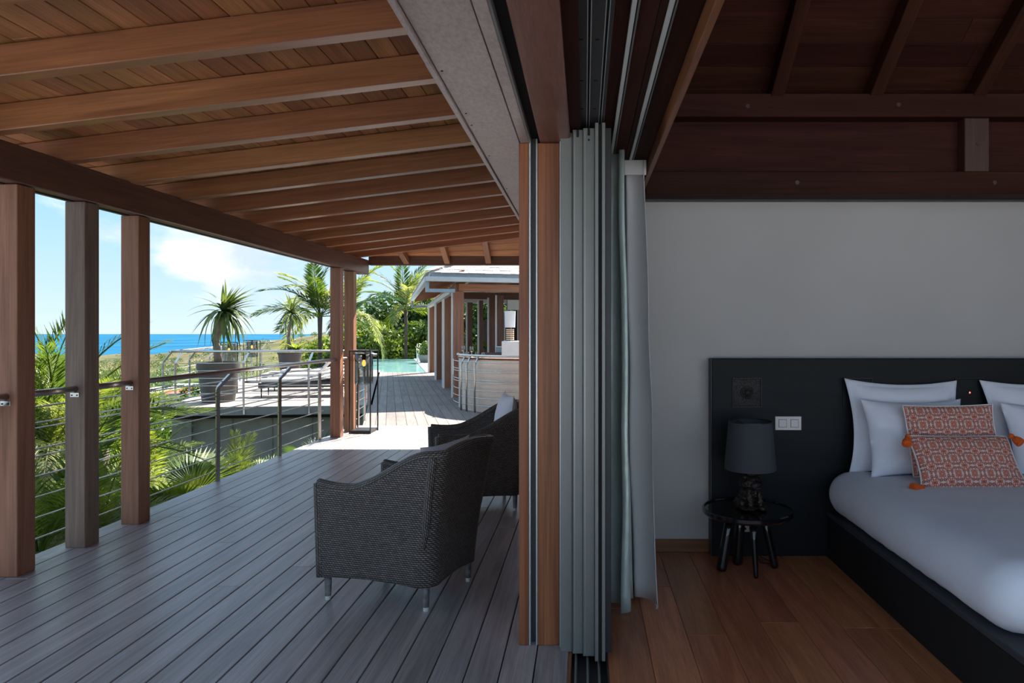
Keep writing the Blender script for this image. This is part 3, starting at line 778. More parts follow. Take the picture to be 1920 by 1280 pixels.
# bedside lamp: seated lion figure and linen shade
lp = thing('table_lamp', 'bedside lamp with dark bronze animal base and charcoal shade', 'lamp', (1.035, 4.28, .389))
def blob_figure():
    bm = bmesh.new()
    def ell(c, r, rot=(0, 0, 0)):
        m = T(*c) @ RX(rot[0]) @ RY(rot[1]) @ RZ(rot[2]) @ Matrix.Diagonal((*r, 1))
        bmesh.ops.create_icosphere(bm, subdivisions=3, radius=1.0, matrix=m)
    ell((0, .01, .012), (.062, .060, .014))
    ell((0, .025, .055), (.050, .045, .055))
    ell((0, .005, .105), (.044, .040, .055), (.2, 0, 0))
    ell((-.004, -.010, .165), (.055, .050, .052))       # mane
    ell((-.002, -.045, .160), (.030, .030, .030))       # face
    ell((-.002, -.070, .150), (.016, .016, .013))       # muzzle
    ell((-.035, -.015, .205), (.014, .010, .016)); ell((.030, -.015, .205), (.014, .010, .016))
    for s in (-1, 1):
        ell((s * .026, -.040, .075), (.015, .016, .060), (-.15, 0, 0))
        ell((s * .027, -.058, .018), (.017, .024, .014))
        ell((s * .046, .015, .040), (.022, .040, .036)); ell((s * .050, -.030, .018), (.016, .032, .013))
    ell((0, .0, .222), (.028, .028, .02))
    me = bpy.data.meshes.new('figure'); bm.to_mesh(me); bm.free()
    return me
fg = ob('figure', blob_figure(), 'bronze', lp, RZ(.3) @ Matrix.Diagonal((1.35, 1.3, 1.0, 1)))
rm = fg.modifiers.new('remesh', 'REMESH'); rm.mode = 'VOXEL'; rm.voxel_size = .0035; rm.use_smooth_shade = True
tx = bpy.data.textures.new('carve', 'CLOUDS'); tx.noise_scale = .018
dm = fg.modifiers.new('carve', 'DISPLACE'); dm.texture = tx; dm.strength = .012; dm.mid_level = .55
lathe('lamp_stem', [(0, .228), (.007, .228), (.007, .42), (0, .42)], 'black', lp, None, 12)
lathe('lamp_shade', [(.160, .250), (.134, .548), (.131, .548), (.157, .250), (.160, .250)], 'shade', lp, None, 48)
sh = lathe('shade_trim', [(.1345, .545), (.1345, .5505), (.1300, .5505), (.1300, .545), (.1345, .545)], 'black', lp, None, 48)
for a in range(3): bar('shade_spider', (0, 0, .42 + .1), (.131 * math.cos(a * 2.094), .131 * math.sin(a * 2.094), .54), .004, .003, 'black', lp, 0)
cb = tube('lamp_cable', [(.02, .06, .003), (.06, .2, -.03), (.05, .262, -.08), (.06, .24, -.25), (.12, .20, -.37), (.20, .10, -.385), (.10, .14, -.385), (.07, .25, -.30), (.07, .27, -.21)], .003, 'black', lp, 6)

# bed
bed = thing('bed', 'black platform bed base with low ledge', 'bed', (1.61, 2.30, 0))
span('side_panel', 0, .04, 0, 2.25, 0.0, .27, 'bedblack', bed, .003)
span('side_panel', 1.92, 1.96, 0, 2.25, 0.0, .27, 'bedblack', bed, .003)
span('foot_panel', .041, 1.919, 0, .04, 0.0, .27, 'bedblack', bed, .003)
span('platform', 0, 1.96, 0, 2.25, .271, .302, 'bedledge', bed, .004)

def superbox(name, x0, x1, y0, y1, z0, z1, r, mat, parent=None, nz=1, wr=0.0):
    # soft rounded block with gently crowned top
    n = 44
    V = []; F = []
    cx, cy, cz = (x0 + x1) / 2, (y0 + y1) / 2, (z0 + z1) / 2
    hx, hy, hz = (x1 - x0) / 2, (y1 - y0) / 2, (z1 - z0) / 2
    bm = bmesh.new(); bmesh.ops.create_cube(bm, size=2.0)
    bmesh.ops.subdivide_edges(bm, edges=bm.edges[:], cuts=40, use_grid_fill=True)
    for v in bm.verts:
        q = Vector((v.co.x * hx, v.co.y * hy, v.co.z * hz))
        inner = Vector((max(-hx + r, min(hx - r, q.x)), max(-hy + r, min(hy - r, q.y)), max(-hz + r, min(hz - r, q.z))))
        d = q - inner
        if d.length > 1e-6: q = inner + d.normalized() * min(r, max(abs(d.x), abs(d.y), abs(d.z)))
        if q.z > 0: q.z += .02 * (1 - (q.x / hx) ** 2) * (1 - (q.y / hy) ** 2)
        if wr:
            edge = min(1, max(0, (abs(q.x) / hx - .6) / .4))
            k = noise.noise(Vector((q.x * 3, q.y * 14, q.z * 4))) * edge + .5 * noise.noise(Vector((q.x * 2.2, q.y * 2.6, 3.1)))
            q += Vector((0.5, 0, 0.6)) * wr * k
        v.co = q
    me = bpy.data.meshes.new(name); bm.to_mesh(me); bm.free()
    me.polygons.foreach_set('use_smooth', [True] * len(me.polygons))
    return ob(name, me, mat, parent, T(cx, cy, cz))
mt = superbox('mattress', 1.575, 3.56, 2.58, 4.53, .303, .595, .145, 'white', None, wr=.008)
tag(mt, 'mattress tightly wrapped in smooth white bedding', 'mattress')
sp = superbox('folded_hem', 1.70, 3.44, 2.66, 2.80, .5955, .61, .006, 'white', None)
bpy.data.objects.remove(sp)

def pillow_mesh(w_, h_, t, pinch=.07, flange=0.0, wr=.006, seed=0, n=34, sag=0.0):
    us = np.linspace(-1, 1, n + 1)
    V = []; UV = []; F = []
    fl = 1 - flange
    for side in (1, -1):
        for j, v in enumerate(us):
            for i, u in enumerate(us):
                x = u * w_ / 2 * (1 - pinch * (1 - v * v) * abs(u) ** 1.5); y = v * h_ / 2 * (1 - pinch * (1 - u * u) * abs(v) ** 1.5)
                a = min(1, abs(u) / fl); b = min(1, abs(v) / fl)
                prof = ((1 - a ** 3.2) * (1 - b ** 3.2)) ** .62
                z = side * (t / 2 * prof + .0015)
                k = noise.noise(Vector((x * 9 + seed * 7, y * 9, side * 3.0))) + .5 * noise.noise(Vector((x * 22, y * 22 + seed, side)))
                z += k * wr * (0.4 + .6 * prof) * (1 if side > 0 else .5)
                corner = abs(u * v) ** 2.5
                z += .02 * corner * math.sin(seed * 1.7 + u * 2 + v) + sag * (v + 1) ** 2 * .25
                V.append((x, y, z)); UV.append((x + .5, y + .5))
    m = n + 1
    for j in range(n):
        for i in range(n):
            F.append((j * m + i, j * m + i + 1, (j + 1) * m + i + 1, (j + 1) * m + i))
            o_ = m * m
            F.append((o_ + j * m + i, o_ + (j + 1) * m + i, o_ + (j + 1) * m + i + 1, o_ + j * m + i + 1))
    per = [(0, i) for i in range(n)] + [(j, n) for j in range(n)] + [(n, i) for i in range(n, 0, -1)] + [(j, 0) for j in range(n, 0, -1)]
    idx = [j * m + i for j, i in per]
    for k in range(len(idx)):
        a, b = idx[k], idx[(k + 1) % len(idx)]
        F.append((b, a, a + m * m, b + m * m))
    border = [V[k] for k in idx]
    return mesh('pillow', V, F, UV, True), border

def pillow(name, label, c, size, tilt, yaw, roll, mat, group, piping=None, tassels=(), **kw):
    w_, h_, t = size
    th_ = thing(name, label, 'pillow' if mat == 'white' else 'cushion', (0, 0, 0), 0, group)
    # local x = width, local y = height (up), local z = towards the foot of the bed
    th_.matrix_basis = T(*c) @ RZ(yaw) @ RX(PI / 2 - tilt) @ RZ(roll)
    me, border = pillow_mesh(w_, h_, t, **kw)
    ob('cover', me, mat, th_)
    if piping:
        b2 = [Vector((p[0], p[1], 0)) + Vector((0, 0, (p[2]))) for p in border]
        tube('piping', b2, .0045, piping, th_, 6, True)
    for (sx, sy, dx, dy) in tassels:
        px, py = sx * w_ / 2, sy * h_ / 2
        ts = ob('tassel', lathe_mesh([(0, 0), (.012, .003), (.017, .013), (.013, .024), (.011, .027), (.018, .034), (.026, .055), (.028, .078), (.020, .083), (0, .081)], 20), 'orange', th_)
        d_ = Vector((dx, dy, .25)).normalized()
        ts.matrix_basis = T(px, py, 0.02) @ d_.to_track_quat('Z', 'Y').to_matrix().to_4x4()
    return th_
G = 'white pillows against the headboard'
pillow('square_pillow', 'large white flanged pillow leaning on headboard behind patterned cushions', (2.09, 4.462, .879), (.76, .62, .13), .20, 0, -.012, 'white', G, flange=.08, seed=1, pinch=.12, wr=.010)
pillow('square_pillow', 'smaller white pillow in front of the large flanged pillow', (2.10, 4.325, .828), (.66, .50, .13), .34, .02, .0, 'white', G, flange=.03, seed=2, pinch=.10, wr=.010)
pillow('square_pillow', 'white flanged pillow at right edge, beside the red light', (3.0, 4.462, .879), (.76, .62, .13), .20, 0, .012, 'white', G, flange=.08, seed=4, pinch=.12, wr=.010)
pillow('square_pillow', 'white pillow at right edge in front of the flanged one', (3.0, 4.335, .82), (.66, .46, .13), .34, 0, 0, 'white', G, flange=.03, seed=5, pinch=.10, wr=.010)
pillow('printed_cushion', 'orange medallion print cushion standing behind its twin', (2.26, 4.20, .83), (.55, .44, .10), .30, -.03, .015, 'print', 'printed cushions', 'pipe', ((1, -.97, .6, -.6),), seed=6, pinch=.04, wr=.004)
pillow('printed_cushion', 'orange medallion print cushion in front, with orange tassels', (2.235, 4.005, .735), (.60, .34, .10), .62, -.02, .01, 'print', 'printed cushions', 'pipe', ((-1, .97, -.45, -.9), (-1, -.97, -1, -.15), (1, .97, .5, -.9)), seed=8, pinch=.05, wr=.004)

# curtains
def curtain(name, label, xc, y0, L, folds, amp, zt, zb, mat, flare=1.0, fwd=0.25, phase=0.0, hang=0.0):
    ns, nz = folds * 14, 26
    V = []; F = []; UV = []
    for j in range(nz + 1):
        q = j / nz; z = zt + (zb - zt) * q
        a = amp * (0.8 + flare * q ** 1.5)
        for i in range(ns + 1):
            s = i / ns; ph = 2 * PI * folds * s + phase
            x = xc + hang * q + a * math.sin(ph) + .012 * math.sin(ph * .37 + 5 * q) * q + .01 * noise.noise(Vector((s * 6, q * 5, xc * 9)))
            y = y0 - fwd * q * (1 - s) ** 1.5 + L * s + .018 * math.cos(ph * 2) + .012 * noise.noise(Vector((s * 8, q * 4, 7.7)))
            V.append((x, y, z + .012 * math.sin(ph * .5) * (q > .99))); UV.append((s * 2, z))
    m = ns + 1
    for j in range(nz):
        for i in range(ns): F.append((j * m + i, j * m + i + 1, (j + 1) * m + i + 1, (j + 1) * m + i))
    return V, F, UV
def curtain_ob(name, label, group, part, *a, hem=None, **kw):
    t_ = thing(name, label, 'curtain', (a[0], a[1], 0), 0, group)
    V, F, UV = curtain(name, label, *a, **kw)
    V = [(x - a[0], y - a[1], z) for x, y, z in V]
    o = ob(part, mesh(name, V, F, UV, True), a[7] if False else kw.get('mat', a[7]), t_)
    sm = o.modifiers.new('thickness', 'SOLIDIFY'); sm.thickness = .002
    return t_
c1 = curtain_ob('satin_curtain', 'grey green satin curtain bunched beside the door stack', 'bedroom curtains', 'drape', .172, 3.70, .66, 4, .052, 2.486, .03, 'satin', flare=.55, fwd=.16, phase=.3, hang=.012)
c2 = curtain_ob('sheer_curtain', 'sheer white voile curtain hanging nearer the bed', 'bedroom curtains', 'drape', .285, 3.94, .50, 3, .060, 2.486, .02, 'sheer', flare=.25, fwd=.30, phase=1.2, hang=.048)
tube('hem', [(-.02 + .045 + .075 * math.sin(1.2 + i * .12), -.30 + .012 * i, .022) for i in range(18)], .003, 'white', c2, 6)
# heading tape at the top of the voile
span('heading_tape', -.074, .068, -.012, .0, 2.40, 2.486, 'sheer', c2, .002)

# ================================================================== DECK FURNITURE
def chair_parts():
    R = {}
    # outline of the shell, from the front of the left arm round the back to the front of the right arm
    N1, N2, NC = 26, 26, 8
    segs = []
    for i in range(N1): segs.append(('s', i / N1, 1))
    for i in range(NC): segs.append(('c', i / NC, 1))
    for i in range(N2): segs.append(('b', i / N2, 0))
    for i in range(NC): segs.append(('c', 1 - i / NC, -1))
    for i in range(N1 + 1): segs.append(('s', 1 - i / N1, -1))
    def smooth(a, b, t):
        t = max(0, min(1, (t - a) / (b - a))); return t * t * (3 - 2 * t)
    nv = 22
    rows = []
    def P(sg, v):
        k, f, s = sg
        xF = .345 + .012 * v; xR = -.325 - .095 * v ** 1.5; wF = .300 + .008 * v; wR = .262 + .062 * v
        r = .075
        def side_top(f): return .655 - .014 * math.sin(PI * min(1, f / .45)) + .195 * smooth(.28, 1.0, f) ** 1.15
        if k == 's':
            x = xF + (xR + r - xF) * f; y = s * (wF + (wR - wF) * f); zt = side_top(f * .96); zb = .135 + .016 * math.sin(PI * f)
        elif k == 'c':
            a = f * PI / 2; x = xR + r - r * math.sin(a); y = s * (wR - r + r * math.cos(a)); zt = side_top(.96 + .04 * f); zb = .135
        else:
            y = (wR - r) * (1 - 2 * f); x = xR; zt = side_top(1.0) + .022 * math.sin(PI * f); zb = .135 + .016 * math.sin(PI * f)
        return Vector((x, y, zb + (zt - zb) * v))
    V = []; F = []; UV = []
    n = len(segs)
    for j in range(nv + 1):
        d = 0
        for i, sg in enumerate(segs):
            p = P(sg, j / nv)
            if i: d += (P(sg, .5) - P(segs[i - 1], .5)).length
            V.append(p); UV.append((d, p.z))
    for j in range(nv):
        for i in range(n - 1): F.append((j * n + i, j * n + i + 1, (j + 1) * n + i + 1, (j + 1) * n + i))
    me = mesh('shell', V, F, UV, True); me.materials.append(M['wicker']); R['shell'] = me
    top = [P(sg, 1.0) for sg in segs]
    def tm(pts, r, nn=10):
        v, f, u = tube_data(pts, r, nn); m = mesh('rim', v, f, u, True); m.materials.append(M['wicker']); return m
    inn = lambda p: Vector((p.x, p.y * .985, p.z + .002))
    R['rim'] = tm([inn(p) for p in top], .025)
    for nm, sg in (('front_edge', ('s', 0, 1)), ('front_edge', ('s', 0, -1))):
        R.setdefault('edges', []).append(tm([P(sg, q / 8) + Vector((.004, 0, 0)) for q in range(9)], .023))
    for s in (1, -1):
        R['edges'].append(tm([P(('c', .3, s), .30 + .7 * q / 8) * 1.0 + Vector((-.008, s * .008, 0)) for q in range(9)], [.006, .016] + [.023] * 7))
    # front apron and seat deck
    v = [(.335, -.295, .135), (.335, .295, .135), (.335, .295, .40), (.335, -.295, .40), (-.29, .25, .40), (-.29, -.25, .40)]
    R['seat'] = mesh('seat', v, [(0, 1, 2, 3), (3, 2, 4, 5)], [(0, 0), (.59, 0), (.59, .27), (0, .27), (.59, .9), (0, .9)]); R['seat'].materials.append(M['wicker'])
    R['leg'] = lathe_mesh([(0, .022), (.0165, .022), (.022, .16), (0, .16)], 16); R['leg'].materials.append(M['alu_leg'])
    R['foot'] = lathe_mesh([(0, 0), (.0135, 0), (.0155, .006), (.0155, .022), (0, .022)], 16); R['foot'].materials.append(M['foot'])
    return R
M['alu_leg'] = plain('weathered aluminium leg', (0.20, 0.19, 0.19), 0.5, 0.4, 0.45, nscale=30)
M['foot'] = plain('scuffed white foot', (0.55, 0.55, 0.53), 0.6, 0, 0.3, nscale=40)
CP = chair_parts()
def chair(label, loc, ang):
    c = thing('wicker_armchair', label, 'armchair', (loc[0], loc[1], 0), ang, 'wicker armchairs on the deck')
    s = ob('shell', CP['shell'], None, c)
    md = s.modifiers.new('thickness', 'SOLIDIFY'); md.thickness = .03; md.offset = 0.0
    ob('top_rim', CP['rim'], None, c)
    for e in CP['edges']: ob('edge_roll', e, None, c)
    s = ob('seat_base', CP['seat'], None, c)
    md = s.modifiers.new('thickness', 'SOLIDIFY'); md.thickness = .02; md.offset = -1
    for x, y in ((.32, .272), (.32, -.272), (-.285, .232), (-.285, -.232)):
        l = ob('leg', CP['leg'], None, c, T(x, y, 0)); ob('leg_foot', CP['foot'], None, l)
    return c
ch1 = chair('nearer dark wicker armchair turned away, beside the door jamb', (-1.048, 3.977), math.radians(161))
ch2 = chair('farther dark wicker armchair half hidden by the door jamb', (-.93, 5.86), math.radians(198))
def chair_cushions(c, n):
    m = c.matrix_basis
    sc, _ = pillow_mesh(.55, .52, .13, pinch=.01, wr=.004, seed=n + 11)
    t = thing('seat_cushion', ['white seat cushion of the nearer wicker armchair', 'white seat cushion of the farther wicker armchair'][n], 'cushion', (0, 0, 0), 0, 'white chair cushions')
    t.matrix_basis = m @ T(.02, 0, .465) @ RZ(PI / 2)
    ob('cover', sc, 'white', t)
    bc_, bd = pillow_mesh(.50, .50, .15, pinch=.05, wr=.006, seed=n + 21)
    t = thing('back_cushion', ['white back cushion showing above the rim of nearer wicker armchair', 'white back cushion leaning in the farther wicker armchair'][n], 'cushion', (0, 0, 0), 0, 'white chair cushions')
    t.matrix_basis = m @ T(-.245, 0, .625 if n == 0 else .71) @ RY(-.14) @ RZ(PI / 2) @ RX(PI / 2)
    ob('cover', bc_, 'white', t); tube('piping', bd, .004, 'pipe', t, 6, True)
chair_cushions(ch1, 0); chair_cushions(ch2, 1)

def lantern(label, x0, x1, y0, y1, h, group, rot=0.0):
    cx, cy = (x0 + x1) / 2, (y0 + y1) / 2; hx, hy = (x1 - x0) / 2, (y1 - y0) / 2
    t = thing('lantern', label, 'lantern', (cx, cy, 0), rot, group)
    b = .008
    for sx in (-1, 1):
        for sy in (-1, 1): span('upright', sx * hx - b, sx * hx + b, sy * hy - b, sy * hy + b, .0, h, 'black', t, .001)
    span('base_plate', -hx + b, hx - b, -hy + b, hy - b, .006, .045, 'black', t, .002)
    for sy in (-1, 1): span('top_bar', -hx + b, hx - b, sy * hy - b, sy * hy + b, h - .016, h, 'black', t, .001)
    for sx in (-1, 1): span('top_bar', sx * hx - b, sx * hx + b, -hy + b, hy - b, h - .016, h, 'black', t, .001)
    span('cross_bar', -hx + b, hx - b, -.02, .02, h - .014, h - .002, 'black', t, .001)
    ob('lamp_socket', lathe_mesh([(0, 0), (.030, 0), (.032, .03), (.028, .13), (0, .13)], 20), 'black', t, T(0, 0, h - .144))
    rg = hx * .86
    ob('glass_cover', lathe_mesh([(rg, .02), (rg, .46), (rg - .02, .485), (.035, .485)], 32), 'smoke', t, T(0, 0, h - .52))
    ob('glass_collar', lathe_mesh([(rg + .004, 0), (rg + .004, .012), (rg - .004, .012), (rg - .004, 0), (rg + .004, 0)], 32), 'steel', t, T(0, 0, h - .045))
    ob('bulb', lathe_mesh([(0, 0), (.016, .006), (.026, .028), (.028, .05), (.02, .08), (.012, .1), (0, .1)], 16), 'bulb', t, T(0, 0, h - .243))
    return t
lantern('tall black framed lantern beside the far post pair on the deck', -3.45, -3.145, 10.0, 10.36, 1.22, 'garden lanterns')
lantern('tall black lantern next to the big planter on the terrace', -8.84, -8.48, 16.42, 16.78, 1.24, 'garden lanterns', -.28 + .78)
lantern('tall black lantern farther back on the terrace', -9.98, -9.62, 19.9, 20.26, 1.24, 'garden lanterns', -.28 + .5)

# ---- railings
def stanchion(t, base, top, z0, z1, z2, mat='steel_d', wd=.018):
    b = Vector((base[0], base[1], 0)); q = Vector((top[0], top[1], 0))
    s = sqtube('stanchion', [b + Vector((0, 0, z0)), b + Vector((0, 0, z1 - .01)), b + (q - b) * .06 + Vector((0, 0, z1 + .01)), q + Vector((0, 0, z2))], wd * 1.3, mat, t)
    return s
RODS = (.11, .25, .388, .527, .66, .712, .85, .886, 1.0)
rl = thing('steel_railing', 'stainless railing with thin rods along the deck edge', 'railing', (-3.68, 0, 0))
gaps = [(-2.3, 4.165), (4.305, 4.73), (4.87, 5.30), (5.44, 9.65), (9.79, 10.21)]
for a, b in gaps: tube('handrail', [(.145, a, 1.10), (.145, b, 1.10)], .0225, 'steel_d', rl, 14)
for z in RODS:
    x = 0 if z < .93 else .05
    tube('rod', [(x, -2.3, z), (x, 9.60, z)], .0058, 'steel', rl, 8)
for y in (0.05, 1.4, 2.75, 4.1, 5.50, 6.84, 8.226, 9.46): stanchion(rl, (0, y), (.145, y + .0), -.12, .93, 1.085)

r2 = thing('steel_railing', 'short stainless railing behind the lantern leading to the pool deck', 'railing', (-3.58, 10.4, 0))
dr = lambda s: (KX * s + (-.0), s)
pe = [(-.0, .05), (-.02, .55), (-.10, 1.1)]
for z in RODS[:5] + (.80, .93):
    tube('rod', [(p[0] - .03, p[1], z) for p in pe], .006, 'steel', r2, 8)
for p in pe[1:]: stanchion(r2, (p[0] - .04, p[1]), (p[0] + .08, p[1]), -.12, .93, 1.08, 'steel')
tube('handrail', [(pe[0][0] + .10, pe[0][1] - .05, 1.10), (pe[1][0] + .10, pe[1][1], 1.10), (pe[2][0] + .08, pe[2][1], 1.11), (pe[2][0] + .16, pe[2][1] + .05, 1.10)], .026, 'steel', r2, 14)

r3 = thing('steel_railing', 'stainless railing around the sunny side terrace', 'railing', (A_[0], A_[1], 0))
ex = Vector((dv.x, dv.y, 0)); ln_ = (Vector(B_) - Vector(A_)).length
o2 = Vector((nv.x, nv.y, 0)) * .08
for z in (.12, .27, .42, .57, .72, .87):
    tube('rod', [o2 + ex * 0 + Vector((0, 0, z)), o2 + ex * ln_ + Vector((0, 0, z))], .0065, 'steel', r3, 6)
hi = o2 - Vector((nv.x, nv.y, 0)) * .15
tube('handrail', [hi + Vector((.06, 0, 1.1)), hi + ex * ln_ + Vector((0, 0, 1.1))], .024, 'steel', r3, 10)
for s in (.22, 1.5, 2.75, 3.9):
    b = o2 + ex * s; q = hi + ex * (s + .04); stanchion(r3, (b.x, b.y), (q.x, q.y), -.15, .88, 1.08, 'steel')
d2v = Vector((KX, 1, 0)).normalized(); lv = Vector((-1, KX, 0)).normalized() * .08
for z in (.12, .27, .42, .57, .72, .87):
    tube('rod', [lv + Vector((0, 0, z)), lv + d2v * 13 + Vector((0, 0, z))], .0065, 'steel', r3, 6)
li = lv + Vector((1, -KX, 0)).normalized() * .15
tube('handrail', [li + Vector((0, 0, 1.1)), li + d2v * 13 + Vector((0, 0, 1.1))], .024, 'steel', r3, 10)
for s in (.12, 2.0, 3.8, 5.6, 7.4, 9.2, 11.0):
    b = lv + d2v * s; q = li + d2v * s; stanchion(r3, (b.x, b.y), (q.x, q.y), -.15, .88, 1.08, 'steel')

# ---- planters on the terrace
def planter(label, x, y, r, h):
    t = thing('planter', label, 'planter', (x, y, 0), 0, 'terrace planters')
    lathe('pot', [(0, 0), (r * .74, 0), (r * .76, .02), (r * .93, h * .80), (r * .985, h * .82), (r, h * .84), (r, h), (r * .93, h), (r * .90, h * .9), (0, h * .9)], 'planter', t, None, 40)
    ob('soil', lathe_mesh([(0, h * .915), (r * .89, h * .905)], 28), 'soil', t)
    return t
planter('big dark grey pot at the terrace front', -7.85, 14.62, .42, .845)
planter('dark grey pot far back on the terrace', -10.55, 24.4, .42, .845)

# ---- loungers
def lounger(label, x, y, rot, L=2.0):
    t = thing('sun_lounger', label, 'sun lounger', (x, y, 0), rot, 'terrace loungers')
    for yy in (-.33, .33): span('side_rail', 0, L, yy - .025, yy + .025, .22, .33, 'dkfab', t, .004)
    for xx in (.03, L - .03): span('end_rail', xx - .025, xx + .025, -.304, .304, .24, .32, 'dkfab', t, .004)
    for xx in (.06, L - .06):
        for yy in (-.31, .31): tube('leg', [(xx, yy, 0), (xx, yy, .22)], [.010, .02], 'black', t, 8)
    span('tray', -.28, -.02, -.20, .20, .325, .34, 'black', t, .003)
    s = superbox('cushion', .03, L * .62, -.30, .30, .332, .42, .035, 'canvas', t)
    b = superbox('back_cushion', -.38, .38, -.30, .30, -.04, .04, .03, 'canvas', t)
    b.matrix_basis = T(L * .80, 0, .44) @ RY(-.14)
    span('back_frame', L * .60, L * 1.0, -.31, .31, .34, .365, 'dkfab', t, .003)
    return t
lounger('nearest dark sun lounger with pale cushion on the terrace', -7.45, 15.75, .20, 1.85)
lounger('middle dark sun lounger behind the nearest one', -7.95, 17.5, .20, 1.8)
lounger('farthest dark sun lounger near the terrace back', -8.6, 19.3, .20, 1.8)

# ================================================================== POOL PAVILION
E_ = math.atan2(.2867, 1)
pv = thing('pool_pavilion', 'open timber pool pavilion with pale shingled roof', 'building', (-2.89, 15.6, 0), E_)
for yy in (0.0, 2.86, 6.03, 9.85):
    for dx in ((0.0,) if yy == 9.85 else (0.0,)):
        span('column', dx - .11, dx + .11, yy - .11, yy + .11, 0.0, 2.41, 'post', pv, .004, 'z')
    span('window_frame', -.165, -.125, yy - .03, yy + .03, 0.0, 2.40, 'whiteframe', pv, .002)
    if yy > 0: span('door_frame', -.165, -.125, yy - .35, yy - .30, 0.0, 2.40, 'whiteframe', pv, .002)
for x_ in (4.2, 8.4): span('column', x_ - .11, x_ + .11, -.11, .11, 0.0, 2.41, 'post', pv, .004, 'z')
span('front_beam', .0, 8.6, -.07, .07, 2.412, 2.585, 'rafter', pv, .004)
span('side_beam', -.07, .07, .0, 9.96, 2.412, 2.585, 'rafter', pv, .004, 'y')
span('pelmet', -.20, -.08, .15, 9.8, 2.36, 2.47, 'gutter_l', pv, .003, 'y')
# inner posts and white frames
Ei = pv.matrix_basis.inverted()
for px, Y, wd in ((881, 22.5, .15), (902, 21.0, .11), (924, 19.3, .20), (938, 18.0, .16)):
    q = Ei @ Vector(((px - 1097) / 1280 * Y, Y, 0))
    span('inner_post', q.x - wd / 2, q.x + wd / 2, q.y - .09, q.y + .09, 0.0, 2.45, 'beam', pv, .003, 'z')
    span('window_frame', q.x - wd / 2 - .055, q.x - wd / 2 - .01, q.y - .05, q.y, 0.0, 2.45, 'whiteframe', pv, .002)
for k in range(8):
    span('ceiling_joist', .3 + k * 1.0, .38 + k * 1.0, .1, 9.8, 2.70, 2.84, 'rafter', pv, .003, 'y')
span('inner_ceiling', -.1, 8.6, -.05, 9.9, 2.845, 2.87, 'beam', pv, 0)
span('tie_beam', .1, 8.5, 4.6, 4.75, 2.46, 2.66, 'beam', pv, .003)
span('tie_beam', .1, 8.5, 7.4, 7.55, 2.46, 2.66, 'gutter_l', pv, .003)
span('rear_wall', 2.9, 8.6, 9.0, 9.15, 0.0, 2.84, 'darkwood', pv, 0)
span('rear_wall', 1.75, 2.9, 9.0, 9.15, 0.0, 1.9, 'planter', pv, 0)
span('pavilion_floor', .15, 8.6, .15, 9.9, .001, .02, 'stone', pv, 0)
span('blind_box', 1.45, 3.6, 1.9, 2.15, 2.06, 2.32, 'gutter_l', pv, .004)
for x_ in (1.62, 1.80, 2.0, 2.2): span('window_mullion', x_, x_ + .03, 3.5, 3.54, 0.5, 2.1, 'gutter_l', pv, .001)
# roof
xe, ye, ze, sl = -.66, -.43, 2.80, .42
ax, ay = 4.4, 4.7
rz = ze + sl * (ax - xe)
rv = [(xe, ye, ze), (9.4, ye, ze), (9.4, ay, rz), (ax, ay, rz), (xe, 9.95, ze), (9.4, 9.95, ze)]
me = mesh('roof', rv, [(0, 1, 2, 3), (0, 3, 4), (4, 3, 2, 5)])
o = ob('roof_plane', me, 'shingle', pv); md = o.modifiers.new('thickness', 'SOLIDIFY'); md.thickness = .05; md.offset = -1
# shingles over the first courses of the front and side slopes
an = math.atan(sl)
for r_ in range(4):
    x = xe + r_ * .17 + (.11 if r_ % 2 else .02)
    while x < 5.2:
        w_ = .2 + random.uniform(-.03, .03)
        yy = ye + .03 + r_ * .21; zz = ze + sl * (yy - ye)
        box('shingle', (x + w_ / 2, yy, zz + .022 + random.uniform(0, .006)), (w_ - .008, .27, .014), 'shingle', pv, .002, 'x', RX(an - .05))
        x += w_
for r_ in range(2):
    y = ye + r_ * .2 + .15
    while y < 9.6 - r_ * .2:
        xx = xe + .03 + r_ * .21; zz = ze + sl * (xx - xe)
        box('shingle', (xx, y + .1, zz + .022 + random.uniform(0, .006)), (.27, .192, .014), 'shingle', pv, .002, 'x', RY(-an + .05)); y += .2
for k in range(6):
    q = .1 + k * .35
    box('hip_cap', (xe + q, ye + q, ze + sl * q + .055), (.24, .40, .02), 'fascia' if False else 'shingle', pv, .003, 'x', RZ(-PI / 4) @ RX(an * .75))
# fascia and gutters
span('front_fascia', xe + .02, 9.4, ye - .012, ye + .012, 2.70, 2.815, 'gutter', pv, .002)
span('side_fascia', xe - .012, xe + .012, ye + .02, 9.95, 2.66, 2.80, 'gutter_l', pv, .002, 'y')
span('front_gutter', xe - .10, 9.4, ye - .12, ye - .013, 2.595, 2.70, 'gutter_l', pv, .006)
span('side_gutter', xe - .12, xe - .013, ye - .01, 9.95, 2.595, 2.70, 'gutter_l', pv, .006, 'y')
for x_ in (1.6, 1.68, 3.4): span('gutter_joint', x_, x_ + .015, ye - .125, ye - .012, 2.59, 2.705, 'gutter', pv, .001)
for yy, x1 in ((ye + .02, -.12), (9.75, -.12)):
    span('downpipe', xe - .10, xe - .02, yy - .04, yy + .04, 2.36, 2.60, 'gutter', pv, .004)
    span('downpipe', xe - .02, x1, yy - .04, yy + .04, 2.36, 2.44, 'gutter', pv, .004)
for k in range(15):
    yy = .1 + k * .68
    bar('eave_rafter', (xe + .02, yy, 2.60), (.10, yy, 2.79), .06, .10, 'rafter', pv, .002)
V = [(xe, ye, 2.69), (.1, ye, 2.86), (.1, 9.95, 2.86), (xe, 9.95, 2.69)]
o = ob('eave_boarding', mesh('eb', V, [(3, 2, 1, 0)]), 'ceil', pv); md = o.modifiers.new('t', 'SOLIDIFY'); md.thickness = .015

